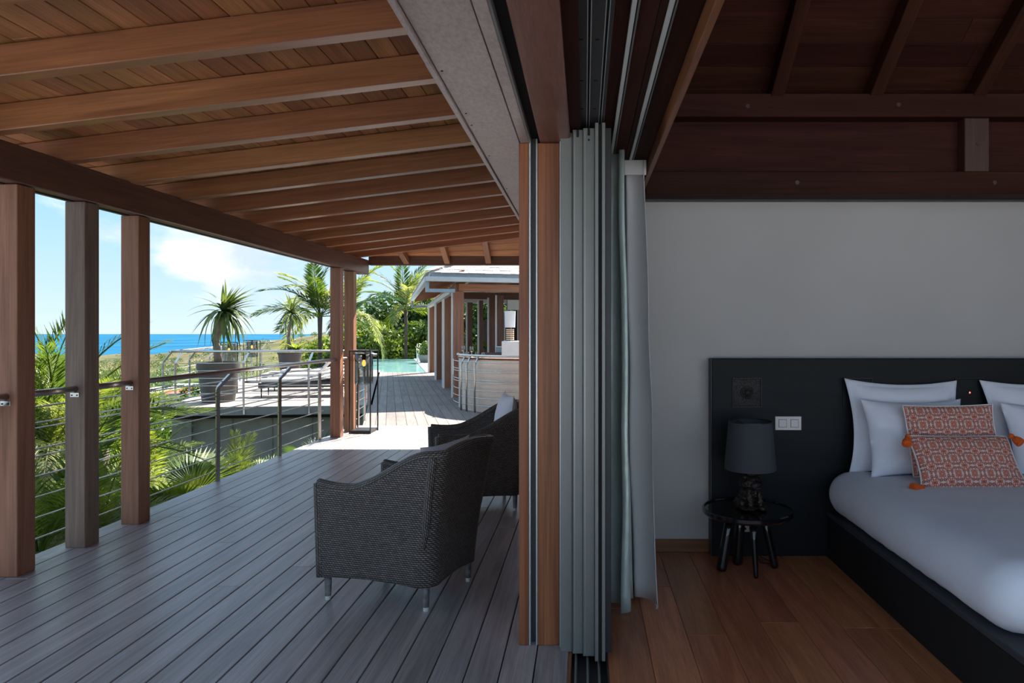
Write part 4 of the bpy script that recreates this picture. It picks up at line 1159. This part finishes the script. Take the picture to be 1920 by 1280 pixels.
# ---- curved bar
BC = Vector((-.77, 14.05)); BR = 1.80
bar_t = thing('curved_bar', 'white curved bar counter wrapped in thin steel rods', 'bar counter', (BC.x, BC.y, 0))
def arc(r, a0, a1, z, n=40): return [(r * math.cos(math.radians(a0 + (a1 - a0) * i / n)), r * math.sin(math.radians(a0 + (a1 - a0) * i / n)), z) for i in range(n + 1)]
def arcwall(r0, r1, a0, a1, z0, z1, n=48):
    V = []; F = []
    for i in range(n + 1):
        a = math.radians(a0 + (a1 - a0) * i / n); c, s = math.cos(a), math.sin(a)
        V += [(r1 * c, r1 * s, z0), (r1 * c, r1 * s, z1), (r0 * c, r0 * s, z1), (r0 * c, r0 * s, z0)]
    for i in range(n):
        for k in range(4):
            F.append((i * 4 + k, i * 4 + (k + 1) % 4, (i + 1) * 4 + (k + 1) % 4, (i + 1) * 4 + k))
    F += [(3, 2, 1, 0), tuple(n * 4 + k for k in range(4))]
    return mesh('arc', V, F)
ob('bar_wall', arcwall(BR - .12, BR, 165, 330, 0.0, .97), 'wallw', bar_t)
ob('bar_top', arcwall(BR - .62, BR + .02, 165, 330, .972, 1.005), 'beam', bar_t)
for z in (.13, .27, .41, .55, .60, .745, .79, .93):
    tube('rod', arc(BR + .10, 176, 330, z), .009, 'steel', bar_t, 6)
tube('handrail', arc(BR + .02, 168, 330, 1.045), .024, 'steel', bar_t, 10)
for a in (213, 220, 228):
    c, s = math.cos(math.radians(a)), math.sin(math.radians(a))
    tube('stanchion', [((BR + .10) * c, (BR + .10) * s, .0), ((BR + .10) * c, (BR + .10) * s, .86), ((BR + .02) * c, (BR + .02) * s, 1.03)], .02, 'steel', bar_t, 8)
def P2(px, py, Y): return Vector(((px - 1097) / 1280 * Y, Y, 1.5 - (py - 621) / 1280 * Y))
wb = tag(span('counter_block', -1.70, -1.0, 13.9, 14.5, .0, 1.30, 'houseW', None, .01), 'plain white block rising behind the curved bar', 'counter')
ct = thing('back_counter', 'low dark counter behind the curved bar', 'counter', (-2.0, 15.0, 0))
span('worktop', -.25, 1.2, -.3, .3, .98, 1.03, 'beam', ct, .004); span('cabinet_body', -.2, 1.15, -.26, .28, .0, .979, 'fascia', ct, .004)
sb = thing('steel_cooler', 'small pale steel cooler box on the back counter', 'cooler', (-1.85, 15.05, 1.03))
span('body', -.11, .10, -.12, .12, 0, .11, 'gutter', sb, .012); span('lid', -.115, .105, -.125, .125, .111, .14, 'gutter_l', sb, .01)
tl = thing('bar_lamp', 'white drum shade lamp with slatted base on the white block', 'lamp', (-1.56, 14.2, 1.30))
lathe('lamp_shade', [(.105, .28), (.115, .62), (.112, .62), (.102, .28), (.105, .28)], 'houseW', tl, None, 28)
for k in range(6): span('base_slat', -.075, .075, -.075, .075, .02 + k * .04, .045 + k * .04, 'slat', tl, .003)
lathe('lamp_stem', [(0, 0), (.012, 0), (.012, .45), (0, .45)], 'black', tl, None, 10)
GP = [(-2.55, 13.55, 'stemmed'), (-2.47, 13.3, 'low'), (-2.38, 13.1, 'low'), (-2.27, 12.95, 'stemmed'), (-2.14, 12.8, 'low'), (-2.0, 12.7, 'low')]
for i, (gx, gy, kd) in enumerate(GP):
    gx, gy = BC.x + (gx - BC.x) * .93, BC.y + (gy - BC.y) * .93
    g = thing('drinking_glass', ('first', 'second', 'third', 'fourth', 'fifth', 'last')[i] + (' glass from the pool end of the bar row, tall and stemmed' if kd == 'stemmed' else ' glass from the pool end of the bar row, a low tumbler'), 'glass', (gx, gy, 1.006), 0, 'glasses on the bar')
    if kd == 'stemmed':
        lathe('bowl', [(.008, .09), (.035, .12), (.042, .16), (.036, .21), (.034, .21), (.040, .16), (.033, .122), (0, .094)], 'glassware', g, None, 16) if 'glassware' in M else lathe('bowl', [(.008, .09), (.035, .12), (.042, .16), (.036, .21), (.034, .21), (.040, .16), (.033, .122), (0, .094)], 'glass', g, None, 16)
        lathe('stem', [(0, 0), (.035, .002), (.006, .010), (.005, .09), (0, .09)], 'gutter_l', g, None, 16)
    else:
        lathe('tumbler', [(0, .006), (0, 0), (.030, 0), (.036, .10), (.033, .10), (.028, .008), (0, .008)], 'glass', g, None, 16)
        ob('napkin_ring', cylm(.031, .032, .03, 16, 'gutter'), None, g, T(0, 0, .009))

bo = thing('pool_bollard', 'slim white pool shower post beside the far paving', 'bollard', ((783.5 - 1097) / 1280 * 33.5, 33.5, 0))
span('post', -.06, .06, -.05, .05, 0, .62, 'whiteframe', bo, .02); span('screen', -.03, .03, -.055, -.051, .42, .55, 'black', bo, .002); span('tap', -.02, .02, -.10, -.051, .22, .26, 'steel', bo, .004)

# ================================================================== VEGETATION
def frond_mesh(L, lw, pairs, droop, lift, mat, seed, ang=55, thin=.018, hang=.35, stem=.12):
    r = random.Random(seed)
    def rach(t): return Vector((L * t * (1 - .12 * t * droop), .0, L * (lift * t - droop * t * t)))
    pts = [rach(i / 10) for i in range(11)]
    V, F, _ = tube_data(pts, [.016 * (1 - i / 11.5) * L / 2 + .003 for i in range(11)], 4, False)
    V = list(V); F = list(F)
    for i in range(pairs):
        t = stem + (1 - stem) * (i + .5) / pairs
        p = rach(t); tg = (rach(min(1, t + .02)) - rach(t - .02)).normalized()
        up = Vector((-tg.z, 0, tg.x))
        l = lw * (math.sin(PI * (.12 + .80 * t)) ** .7) * r.uniform(.85, 1.1)
        for s in (-1, 1):
            a = math.radians(ang * (1 - .45 * t)) + r.uniform(-.12, .12)
            d = (tg * math.cos(a) + Vector((0, s, 0)) * math.sin(a) + up * r.uniform(.05, .35)).normalized()
            side = d.cross(up).normalized() * thin * (1 - .3 * t)
            mid = p + d * l * .5 + Vector((0, 0, -hang * l * .10)); tip = p + d * l + Vector((0, 0, -hang * l * .55))
            b = len(V)
            V += [p, mid + side, tip, mid - side]; F.append((b, b + 1, b + 2, b + 3))
    me = mesh('frond', V, F); me.materials.append(M[mat]); return me

FR = {}
for k, a in {'near': (2.3, .50, 62, .45, .62, 'frond', 3), 'near2': (2.0, .45, 58, .62, .50, 'frond', 4), 'pale': (1.8, .40, 54, .75, .55, 'frond_p', 5), 'dark': (2.2, .50, 58, .55, .45, 'frond_d', 6),
             'coco': (2.4, .55, 38, .55, .55, 'frond', 8), 'coco2': (2.2, .60, 38, .85, .50, 'frond_p', 9), 'coco3': (2.3, .55, 38, .7, .6, 'frond_d', 10)}.items():
    FR[k] = frond_mesh(*a, thin=.013 if 'coco' not in k else .032)

def palm(label, x, y, z0, zc_, kinds, n, scale, trunk, tr=.10, group=None, el=(-.35, 1.1), name='palm_tree', lean=(0, 0), seed=0, cat='palm'):
    r = random.Random(seed * 31 + int(x * 97) + int(y * 13))
    t = thing(name, label, cat, (x, y, z0), 0, group)
    h = zc_ - z0
    pts = [(lean[0] * q * q, lean[1] * q * q, h * q) for q in (0, .25, .5, .75, 1.0)]
    tube('trunk', pts, [tr * 1.25, tr * 1.05, tr, tr * .95, tr * 1.2], trunk, t, 10)
    ga = 2.39996
    for i in range(n):
        f = i / max(1, n - 1)
        e = el[0] + (el[1] - el[0]) * f ** .9 + r.uniform(-.12, .12)
        k = kinds[i % len(kinds)]
        s = scale * r.uniform(.82, 1.1)
        m = T(pts[-1][0], pts[-1][1], h) @ RZ(i * ga + r.uniform(-.3, .3)) @ RY(-e) @ RX(r.uniform(-.5, .5)) @ Matrix.Scale(s, 4)
        ob('frond', FR[k], None, t, m)
    return t
Xp = lambda px, Y: (px - 1097) / 1280 * Y

GPALM = 'palms below the deck'
for a in (
    ('tall feathery palm rising between the first two veranda posts', 88, 7.6, -2.6, .05, ['near', 'near', 'pale', 'near2'], 34, .78, (-.1, 1.3)),
    ('feathery palm standing between the second and third veranda posts', 190, 8.6, -2.8, .0, ['near', 'near2', 'dark'], 24, .58, (-.2, 1.15)),
    ('yellow green palm low outside the first post gap', 70, 6.3, -2.5, -.60, ['near2', 'near', 'pale'], 24, .72, (-.35, 1.0)),
    ('dense palm crown low behind the second post gap', 190, 7.0, -2.6, -.75, ['near', 'pale', 'near2'], 24, .64, (-.35, 1.0)),
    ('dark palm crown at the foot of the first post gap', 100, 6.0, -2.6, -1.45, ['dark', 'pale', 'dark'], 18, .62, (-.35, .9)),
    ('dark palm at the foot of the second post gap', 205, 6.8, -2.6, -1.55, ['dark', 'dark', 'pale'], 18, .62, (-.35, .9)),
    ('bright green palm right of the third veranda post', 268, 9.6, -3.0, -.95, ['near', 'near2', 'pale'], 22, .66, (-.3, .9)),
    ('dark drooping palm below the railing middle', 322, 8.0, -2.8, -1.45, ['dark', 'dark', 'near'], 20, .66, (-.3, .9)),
    ('pale feathery palm against the terrace retaining wall', 428, 11.2, -3.0, -1.5, ['pale', 'pale', 'near'], 16, .60, (.2, 1.4)),
    ('green palm at the deck edge below the second stanchion', 378, 8.6, -2.8, -1.75, ['near', 'pale', 'dark'], 18, .58, (-.3, .9)),
    ('light green palm far down the slope behind the first posts', 60, 11.5, -3.6, -.75, ['near', 'pale'], 22, 1.0, (-.35, 1.0)),
    ('olive palm down the slope behind the third post', 240, 11.0, -3.4, -1.3, ['near', 'near2', 'pale'], 22, .9, (-.35, .8)),
    ('low palm crowding the railing foot by the third post', 262, 7.4, -2.6, -1.7, ['dark', 'near2', 'pale'], 18, .6, (-.35, .9)),
    ('small palm under the railing near the far posts', 560, 11.4, -3.0, -1.5, ['dark', 'pale'], 14, .45, (-.2, 1.0))):
    palm(a[0], Xp(a[1], a[2]), a[2], a[3], a[4], a[5], a[6], a[7], 'bark', .07, GPALM, el=a[8], seed=a[1])

# fan palms and coloured leaf plants below the railing
def fan_mesh(R, n, mat, seed, spread=2.6, wd=.03):
    r = random.Random(seed); V = [(0, 0, 0)]; F = []
    V = []
    for i in range(n):
        a = -spread / 2 + spread * i / (n - 1); a2 = spread / n * .55
        l = R * (0.82 + .18 * math.cos(a)) * r.uniform(.93, 1.03)
        b = len(V)
        z = .06 * R * (1 if i % 2 else 0)
        V += [(0, 0, 0), (l * .55 * math.cos(a - a2), l * .55 * math.sin(a - a2), z * .4), (l * math.cos(a), l * math.sin(a), -.12 * R + z * .5), (l * .55 * math.cos(a + a2), l * .55 * math.sin(a + a2), .05 * R)]
        F.append((b, b + 1, b + 2, b + 3))
    v, f, _ = tube_data([(-.9 * R, 0, -.25 * R), (-.4 * R, 0, -.05 * R), (0, 0, 0)], .012, 5, False)
    b = len(V); V += [tuple(q) for q in v]; F += [tuple(k + b for k in q) for q in f]
    me = mesh('fan', V, F); me.materials.append(M[mat]); return me
FAN = [fan_mesh(.72, 30, 'frond_d', 1), fan_mesh(.62, 26, 'frond_d', 2), fan_mesh(.6, 26, 'frond', 3)]
def fanpalm(label, x, y, z0, zc_, n, sc, seed):
    r = random.Random(seed); t = thing('fan_palm', label, 'palm', (x, y, z0), 0, 'fan palms below the railing')
    tube('trunk', [(0, 0, 0), (.02, 0, (zc_ - z0) * .5), (0, 0, zc_ - z0)], [.10, .08, .07], 'bark', t, 8)
    for i in range(n):
        az = i * 2.39996; e = r.uniform(.1, 1.1)
        L = .9 * sc
        m = T(0, 0, zc_ - z0) @ RZ(az) @ RY(-e) @ T(L * .72, 0, 0) @ RY(r.uniform(-.2, .5)) @ Matrix.Scale(sc, 4)
        ob('fan_leaf', FAN[i % 3 if i % 5 else 2], None, t, m)
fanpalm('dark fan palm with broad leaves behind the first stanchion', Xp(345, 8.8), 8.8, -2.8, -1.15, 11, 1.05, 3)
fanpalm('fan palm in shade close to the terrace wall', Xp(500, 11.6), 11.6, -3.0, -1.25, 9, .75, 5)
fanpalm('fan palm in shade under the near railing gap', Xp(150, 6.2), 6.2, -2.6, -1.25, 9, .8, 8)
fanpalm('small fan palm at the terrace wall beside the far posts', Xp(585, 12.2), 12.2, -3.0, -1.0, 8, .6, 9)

def strap_mesh(L, wd, droop, mat, seg=7, fold=.3):
    V = []; F = []
    for i in range(seg + 1):
        t = i / seg
        p = Vector((L * t * (1 - .25 * droop * t), 0, -L * droop * t * t * .8))
        w_ = wd * (1 - t ** 2.2) * (.55 + .45 * min(1, t * 5))
        V += [p + Vector((0, w_, w_ * fold)), p, p + Vector((0, -w_, w_ * fold))]
    for i in range(seg):
        for k in (0, 1): F.append((i * 3 + k, i * 3 + k + 1, (i + 1) * 3 + k + 1, (i + 1) * 3 + k))
    me = mesh('strap', V, F, None, True); me.materials.append(M[mat]); return me
ST = {'s0': strap_mesh(.95, .05, .25, 'strap'), 's1': strap_mesh(.9, .05, .75, 'strap'), 's2': strap_mesh(1.0, .048, 1.1, 'strap'),
      't0': strap_mesh(.8, .05, .35, 'ti'), 't1': strap_mesh(.75, .05, .7, 'frond'), 't2': strap_mesh(.85, .045, .5, 'ti')}
def ti_plant(label, x, y, z0, n, sc, seed):
    r = random.Random(seed); t = thing('bromeliad', label, 'plant', (x, y, z0), 0, 'coloured leaf plants below the railing')
    lathe('stem', [(0, 0), (.05, 0), (.035, .5 * sc), (0, .5 * sc)], 'bark', t, None, 8)
    for i in range(n):
        e = .35 + 1.05 * (i / n); ob('leaf', ST['t%d' % (i % 3)], None, t, T(0, 0, .45 * sc) @ RZ(i * 2.4) @ RY(-e) @ Matrix.Scale(sc * r.uniform(.8, 1.15), 4))
ti_plant('yellow and red leaved plant below the middle stanchion', Xp(508, 9.2), 9.2, -1.95, 22, 1.25, 1)
ti_plant('red edged plant beside the dark fan palm', Xp(360, 8.4), 8.4, -1.75, 18, 1.0, 2)
ti_plant('reddish leaf plant tucked under the deck edge', Xp(440, 8.2), 8.2, -1.9, 18, .8, 3)

# plant in the big pot: wind-blown head of strap leaves on a bent trunk
def strap_tree(label, x, y, pts, r_, n, sc, blow, seed, up=1.25):
    r = random.Random(seed); t = thing('potted_tree', label, 'tree', (x, y, .765), 0, 'potted terrace trees')
    tube('trunk', pts, r_, 'bark', t, 10)
    top = Vector(pts[-1])
    for i in range(n):
        f = i / n; az = i * 2.39996; e = -.55 + (up + .55) * f + r.uniform(-.15, .15)
        d = Vector((math.cos(az) * math.cos(e), math.sin(az) * math.cos(e), math.sin(e))) + Vector(blow) * (.35 + .65 * f)
        d.normalize()
        k = 's2' if f < .35 else ('s1' if f < .65 else 's0')
        m = frame_along((0, 0, 0), d); m.translation = top + Vector((0, 0, .04)) * r.uniform(-1, 2)
        ob('leaf', ST[k], None, t, m @ RX(r.uniform(-.3, .3)) @ Matrix.Scale(sc * r.uniform(.8, 1.15), 4))
    return t
strap_tree('wind blown strap leaved tree in the big terrace pot', -7.85, 14.62, [(.0, 0, 0), (-.03, 0, .35), (-.06, 0, .55), (.02, 0, .85), (.10, 0, 1.12)], [.085, .075, .07, .055, .05], 96, .82, (.95, 0, .2), 3)
pt = strap_tree('small slender strap leaved tree in the far terrace pot', -10.55, 24.4, [(.0, 0, 0), (-.05, 0, .5), (0, 0, .9), (.06, 0, 1.35)], [.08, .06, .05, .04], 46, .85, (.25, 0, .2), 5)
for i in range(20): ob('basal_leaf', ST['t1'], None, pt, T(.22, 0, 0) @ RZ(i * 2.4) @ RY(-1.1 + .02 * i) @ Matrix.Scale(1.15, 4))

# coconut palms beyond the terrace and pool
GC = 'coconut palms beyond the pool'
palm('coconut palm with a leaning crown left of the far post pair', Xp(600, 30), 30, -1.5, 2.15, ['coco', 'coco2', 'coco', 'coco3'], 18, 1.25, 'bark_d', .09, GC, el=(-.35, 1.25), seed=21)
palm('coconut palm peeking out right behind the far post pair', Xp(655, 31), 31, -1.5, 2.25, ['coco2', 'coco', 'coco3'], 15, 1.25, 'bark_d', .09, GC, el=(-.5, 1.0), seed=22)
palm('coconut palm standing at the far end of the pool', Xp(761, 38.4), 38.4, -1.5, 2.65, ['coco', 'coco', 'coco2', 'coco3'], 18, 1.28, 'bark_d', .095, GC, el=(-.3, 1.3), seed=23)
palm('young coconut palm beyond the pavilion roof', Xp(806, 47), 47, -1.0, 3.0, ['coco', 'coco3'], 16, 1.1, 'bark_d', .14, GC, seed=24)

# leafy trees and shrubs
def leaves_mesh(clusters, n, size, mat, seed, flat=.0):
    g = np.random.default_rng(seed)
    c = np.array([k[0] for k in clusters]); rad = np.array([k[1] for k in clusters])
    wt = (rad ** 2).prod(axis=1) ** .5; wt /= wt.sum()
    idx = g.choice(len(clusters), n, p=wt)
    d = g.normal(size=(n, 3)); d /= np.linalg.norm(d, axis=1)[:, None]
    q = g.uniform(.72, 1.05, (n, 1)) ** 1.0
    pos = c[idx] + d * rad[idx] * q
    nrm = d + g.normal(scale=.55, size=(n, 3)); nrm /= np.linalg.norm(nrm, axis=1)[:, None]
    t = np.cross(nrm, g.normal(size=(n, 3))); t /= np.linalg.norm(t, axis=1)[:, None]
    b = np.cross(nrm, t); s = size * g.uniform(.6, 1.3, (n, 1))
    V = np.empty((n, 4, 3)); V[:, 0] = pos - t * s; V[:, 1] = pos + b * s * .5; V[:, 2] = pos + t * s; V[:, 3] = pos - b * s * .5
    me = bpy.data.meshes.new('leaves'); V = V.reshape(-1, 3)
    me.vertices.add(n * 4); me.vertices.foreach_set('co', V.ravel().astype(np.float32))
    me.loops.add(n * 4); me.loops.foreach_set('vertex_index', np.arange(n * 4, dtype=np.int32))
    me.polygons.add(n); me.polygons.foreach_set('loop_start', np.arange(0, n * 4, 4, dtype=np.int32)); me.polygons.foreach_set('loop_total', np.full(n, 4, dtype=np.int32))
    me.update(calc_edges=True); me.validate()
    me.materials.append(M[mat]); return me
def clus(seed, n, w_, h, base):
    r = random.Random(seed); o = []
    for i in range(n):
        a = r.uniform(0, 6.28); q = r.uniform(0, 1) ** .5; z = r.uniform(base, h)
        k = 1 - .55 * ((z - base) / (h - base)) ** 2
        s = r.uniform(.28, .5) * w_ * .55
        o.append(((w_ * .5 * q * k * math.cos(a), w_ * .5 * q * k * math.sin(a), z), (s, s, s * .75)))
    return o
TREE = [leaves_mesh(clus(11, 26, 4.2, 3.6, .8), 6500, .13, 'bush', 1), leaves_mesh(clus(12, 26, 4.0, 3.8, .8), 6500, .13, 'bush_d', 2), leaves_mesh(clus(13, 24, 4.4, 3.2, .6), 6500, .13, 'bush_y', 3)]
def tree(label, x, y, z, sc, k, rot, group, name='broadleaf_tree', cat='tree'):
    t = thing(name, label, cat, (x, y, z), rot, group)
    lathe('trunk', [(0, -.6), (.16, -.6), (.09, 2.2), (0, 2.2)], 'bark_d', t, Matrix.Scale(sc, 4), 8)
    ob('crown', TREE[k], None, t, Matrix.Scale(sc, 4))
    return t
GT = 'leafy trees behind the pool'
for i, (px, Y, zt, k, lab) in enumerate((
    (676, 42, 1.9, 0, 'rounded bright tree just right of the far posts behind the pool'), (706, 45, 2.6, 1, 'dark green tree behind the pool, left of the far coconut palm'),
    (728, 41, 1.5, 0, 'low bright green tree at the pool end'), (742, 46, 3.5, 1, 'dark tall tree directly behind the far coconut palm'),
    (786, 45, 3.6, 1, 'tall dark tree between coconut palm and pavilion'), (800, 41, 2.0, 0, 'bright leafy tree beside the first pavilion column'),
    (772, 40.5, .9, 0, 'low bright shrub tree right of the coconut palm trunk'), (825, 46, 3.4, 0, 'green tree seen behind the pavilion columns'),
    (870, 43, 3.6, 1, 'tree filling the view behind the pavilion interior'), (925, 44, 3.6, 0, 'bright tree behind the pavilion rear opening'),
    (650, 47, 1.6, 2, 'olive tree behind the far pair of posts'), (625, 44, .9, 0, 'bright shrubby tree left of the far post pair'),
    (578, 46, .2, 2, 'low olive tree beyond the terrace'), (690, 52, 2.8, 1, 'dark tree in the second row behind the pool'), (760, 53, 3.4, 0, 'bright tree in the second row behind the coconut palm'))):
    sc = 1.15 if Y < 47 else 1.5
    tree(lab, Xp(px, Y), Y, zt - 4.0 * sc, sc, k, i * 1.3, GT)

SHR = [leaves_mesh(clus(21, 12, 2.2, 1.3, .2), 1800, .085, 'bush', 5), leaves_mesh(clus(22, 12, 2.4, 1.2, .2), 1800, .085, 'bush_d', 6), leaves_mesh(clus(23, 12, 2.2, 1.1, .2), 1800, .085, 'bush_y', 7)]
FLW = leaves_mesh(clus(31, 6, .9, .45, .1), 120, .05, 'petal', 9)
def shrub(label, x, y, z, sc, k, rot, group):
    t = thing('shrub', label, 'shrub', (x, y, z), rot, group)
    lathe('stem', [(0, -.4), (.05, -.4), (.03, .6), (0, .6)], 'bark_d', t, Matrix.Scale(sc, 4), 6)
    ob('foliage', SHR[k], None, t, Matrix.Scale(sc, 4)); return t
pf = thing('flower_bowl', 'grey bowl planter with white and pink flowers by the pavilion', 'planter', (Xp(799, 33.0), 33.0, 0))
lathe('bowl', [(0, 0), (.28, 0), (.40, .36), (.36, .36), (.25, .06), (0, .06)], 'concrete', pf, None, 24)
ob('foliage', SHR[0], None, pf, T(0, 0, .30) @ Matrix.Scale(.42, 4)); ob('blossoms', FLW, None, pf, T(0, 0, .50))
pi_ = thing('indoor_planter', 'dark planter with bright leaves inside the pavilion', 'planter', (Xp(912, 22), 22, 0.021))
lathe('pot', [(0, 0), (.22, 0), (.26, .95), (.22, .95), (.2, .8), (0, .8)], 'planter', pi_, None, 20)
for i in range(18): ob('leaf', ST['t1'], None, pi_, T(0, 0, .85) @ RZ(i * 2.4) @ RY(-.4 - .05 * i))

# ---- land, sea, houses
DT = [3, 12, 20, 40, 60, 110, 166, 400, 900, 1400, 1900, 2600]
HT = [-2.6, -3.2, -4.2, -6.4, -8.4, -12.5, -17.0, -32, -51, -55, -62, -80]
AP = [-400, 280, 330, 400, 480, 560, 620, 900, 2500]
AH = [0, 3, 8, 17, 34, 44, 52, 60, 60]
def land_h(px, d, x, y):
    h = np.interp(math.log(d), np.log(DT), HT)
    h += np.interp(px, AP, AH) * math.exp(-((d - 1300) / 420.0) ** 2)
    if d > 30: h += noise.noise(Vector((x * .012, y * .012, 0))) * min(6, d * .012) + noise.noise(Vector((x * .004, y * .004, 5))) * min(8, d * .008)
    if px > 640 and d < 120: h = min(h, -2.2)
    return h
na, nd = 150, 90
V = []; F = []
for j in range(nd + 1):
    d = 3.0 * (2600 / 3.0) ** (j / nd)
    for i in range(na + 1):
        px = -420 + 2600 * i / na
        y = d; x = (px - 1097) / 1280 * d
        V.append((x, y, land_h(px, d, x, y)))
m_ = na + 1
for j in range(nd):
    for i in range(na): F.append((j * m_ + i, j * m_ + i + 1, (j + 1) * m_ + i + 1, (j + 1) * m_ + i))
land = tag(ob('hillside', mesh('land', V, F, None, True), 'land'), 'dry green hillside falling away to the coast', 'hillside', kind='structure')
sea = tag(ob('sea', mesh('sea', [(-26000, 150, -60), (26000, 150, -60), (26000, 15360, -60), (-26000, 15360, -60)], [(0, 1, 2, 3)]), 'sea'), 'blue open sea reaching the horizon', 'sea', kind='structure')

r = random.Random(77)
n = 0
for i in range(90):
    d = 13 * (9.0) ** r.random(); px = r.uniform(-60, 610)
    x = Xp(px, d)
    if d > 12.5 and x > -8.9 - .2867 * (d - 13.5) - 1.6 and d < 28: continue
    sc = r.uniform(.8, 1.4) * (1 + d / 70)
    kk = r.choice([0, 0, 1, 2]); zone = 0 if d < 28 else (1 if d < 60 else 2)
    lab = ('bright green', 'dark green', 'olive')[kk] + ' rounded shrub ' + ('just below the terrace edge', 'partway down the slope', 'far down the slope near the houses')[zone] + (' left of the weathered post' if px < 150 else (' behind the post gaps' if px < 290 else (' beyond the railing' if px < 450 else ' beyond the loungers')))
    shrub(lab, x, d, land_h(px, d, x, d) + .1, sc, kk, r.uniform(0, 6), lab.replace('rounded shrub', 'shrubs'))
# under the deck edge
UL = ['dark undergrowth shrub at the deck edge in the first post gap', 'bright undergrowth shrub at the deck edge in the second post gap', 'dark undergrowth shrub just right of the third post foot',
      'bright undergrowth shrub below the first stanchion', 'dark undergrowth shrub between the first two stanchions', 'small dark undergrowth shrub below the last stanchion',
      'broad bright undergrowth shrub deeper in the second post gap', 'olive undergrowth shrub deeper behind the third post', 'olive undergrowth shrub at the very edge beside the nearest post',
      'bright undergrowth shrub near the terrace corner', 'large bright undergrowth shrub behind the nearest post', 'large olive undergrowth shrub behind the weathered post']
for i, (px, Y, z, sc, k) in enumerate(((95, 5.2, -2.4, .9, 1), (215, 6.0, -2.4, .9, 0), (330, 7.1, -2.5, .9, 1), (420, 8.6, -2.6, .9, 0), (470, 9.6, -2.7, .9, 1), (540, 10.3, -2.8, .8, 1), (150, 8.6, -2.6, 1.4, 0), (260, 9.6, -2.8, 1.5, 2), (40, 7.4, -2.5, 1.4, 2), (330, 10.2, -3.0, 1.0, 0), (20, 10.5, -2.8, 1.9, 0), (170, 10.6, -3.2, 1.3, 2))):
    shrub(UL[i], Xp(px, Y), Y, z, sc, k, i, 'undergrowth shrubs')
# distant scrub, too many and too small to count
cl_ = []
for i in range(1500):
    d = 100 * (14.0) ** r.random(); px = r.uniform(-150, 700); x = Xp(px, d); s = r.uniform(1.2, 2.6) * (d / 150) ** .45
    cl_.append(((x, d, land_h(px, d, x, d) + s * .3), (s * 1.3, s * 1.3, s * .8)))
sc_ = ob('distant_scrub', leaves_mesh(cl_, 40000, 1.0, 'bush_d', 99), None); tag(sc_, 'scattered scrub and trees on the far hillside', 'scrub', kind='stuff')

def house(label, px, d, w_, dp, h, wall, roof_, rot, nw=3):
    x = Xp(px, d); z = land_h(px, d, x, d) - .3
    t = thing('house', label, 'house', (x, d, z), rot, 'houses on the hillside')
    span('wall', -w_ / 2, w_ / 2, 0, dp, 0, h, wall, t, 0)
    rv = [(-w_ / 2 - .5, -.5, h), (w_ / 2 + .5, -.5, h), (w_ / 2 + .5, dp + .5, h), (-w_ / 2 - .5, dp + .5, h), (-w_ / 2 + dp * .4, dp / 2, h + dp * .24), (w_ / 2 - dp * .4, dp / 2, h + dp * .24)]
    ob('roof', mesh('roof', rv, [(0, 1, 5, 4), (1, 2, 5), (2, 3, 4, 5), (3, 0, 4), (3, 2, 1, 0)]), roof_, t)
    for i in range(nw):
        cx = -w_ / 2 + w_ * (i + .5) / nw
        wn = span('window', cx - .75, cx + .75, -.06, -.001, h * .38, h * .75, 'whiteframe', t, 0)
        q = ob('pane', boxmesh(1.3, .02, h * .33, 0, 'pane'), None, t, T(cx, -.075, h * .565))
house('pale blue house with red roof seen past the big pot', 352, 168, 9, 6, 3.6, 'houseG', 'roofred', .1, 4)
house('white house with red roof left of the big pot', 318, 190, 8, 5, 3.0, 'houseW', 'roofred', -.2)
house('low house with pale green grey roof beyond the third post', 297, 215, 11, 8, 3.0, 'houseW', 'roofgrey', .3)
house('long pale roofed house behind the big pot', 360, 290, 22, 9, 3.0, 'houseW', 'roofgrey', .15, 5)
house('white house between the two terrace lanterns', 452, 330, 18, 9, 3.6, 'houseW', 'roofgrey', -.1, 4)
house('small white house right of the terrace lanterns', 500, 360, 14, 8, 3.6, 'houseW', 'roofgrey', .2)
house('white house high on the far hill', 535, 620, 16, 10, 4.5, 'houseW', 'roofgrey', 0)
house('grey roofed house far down near the coast', 420, 420, 20, 10, 3.6, 'houseW', 'roofgrey', .3, 4)
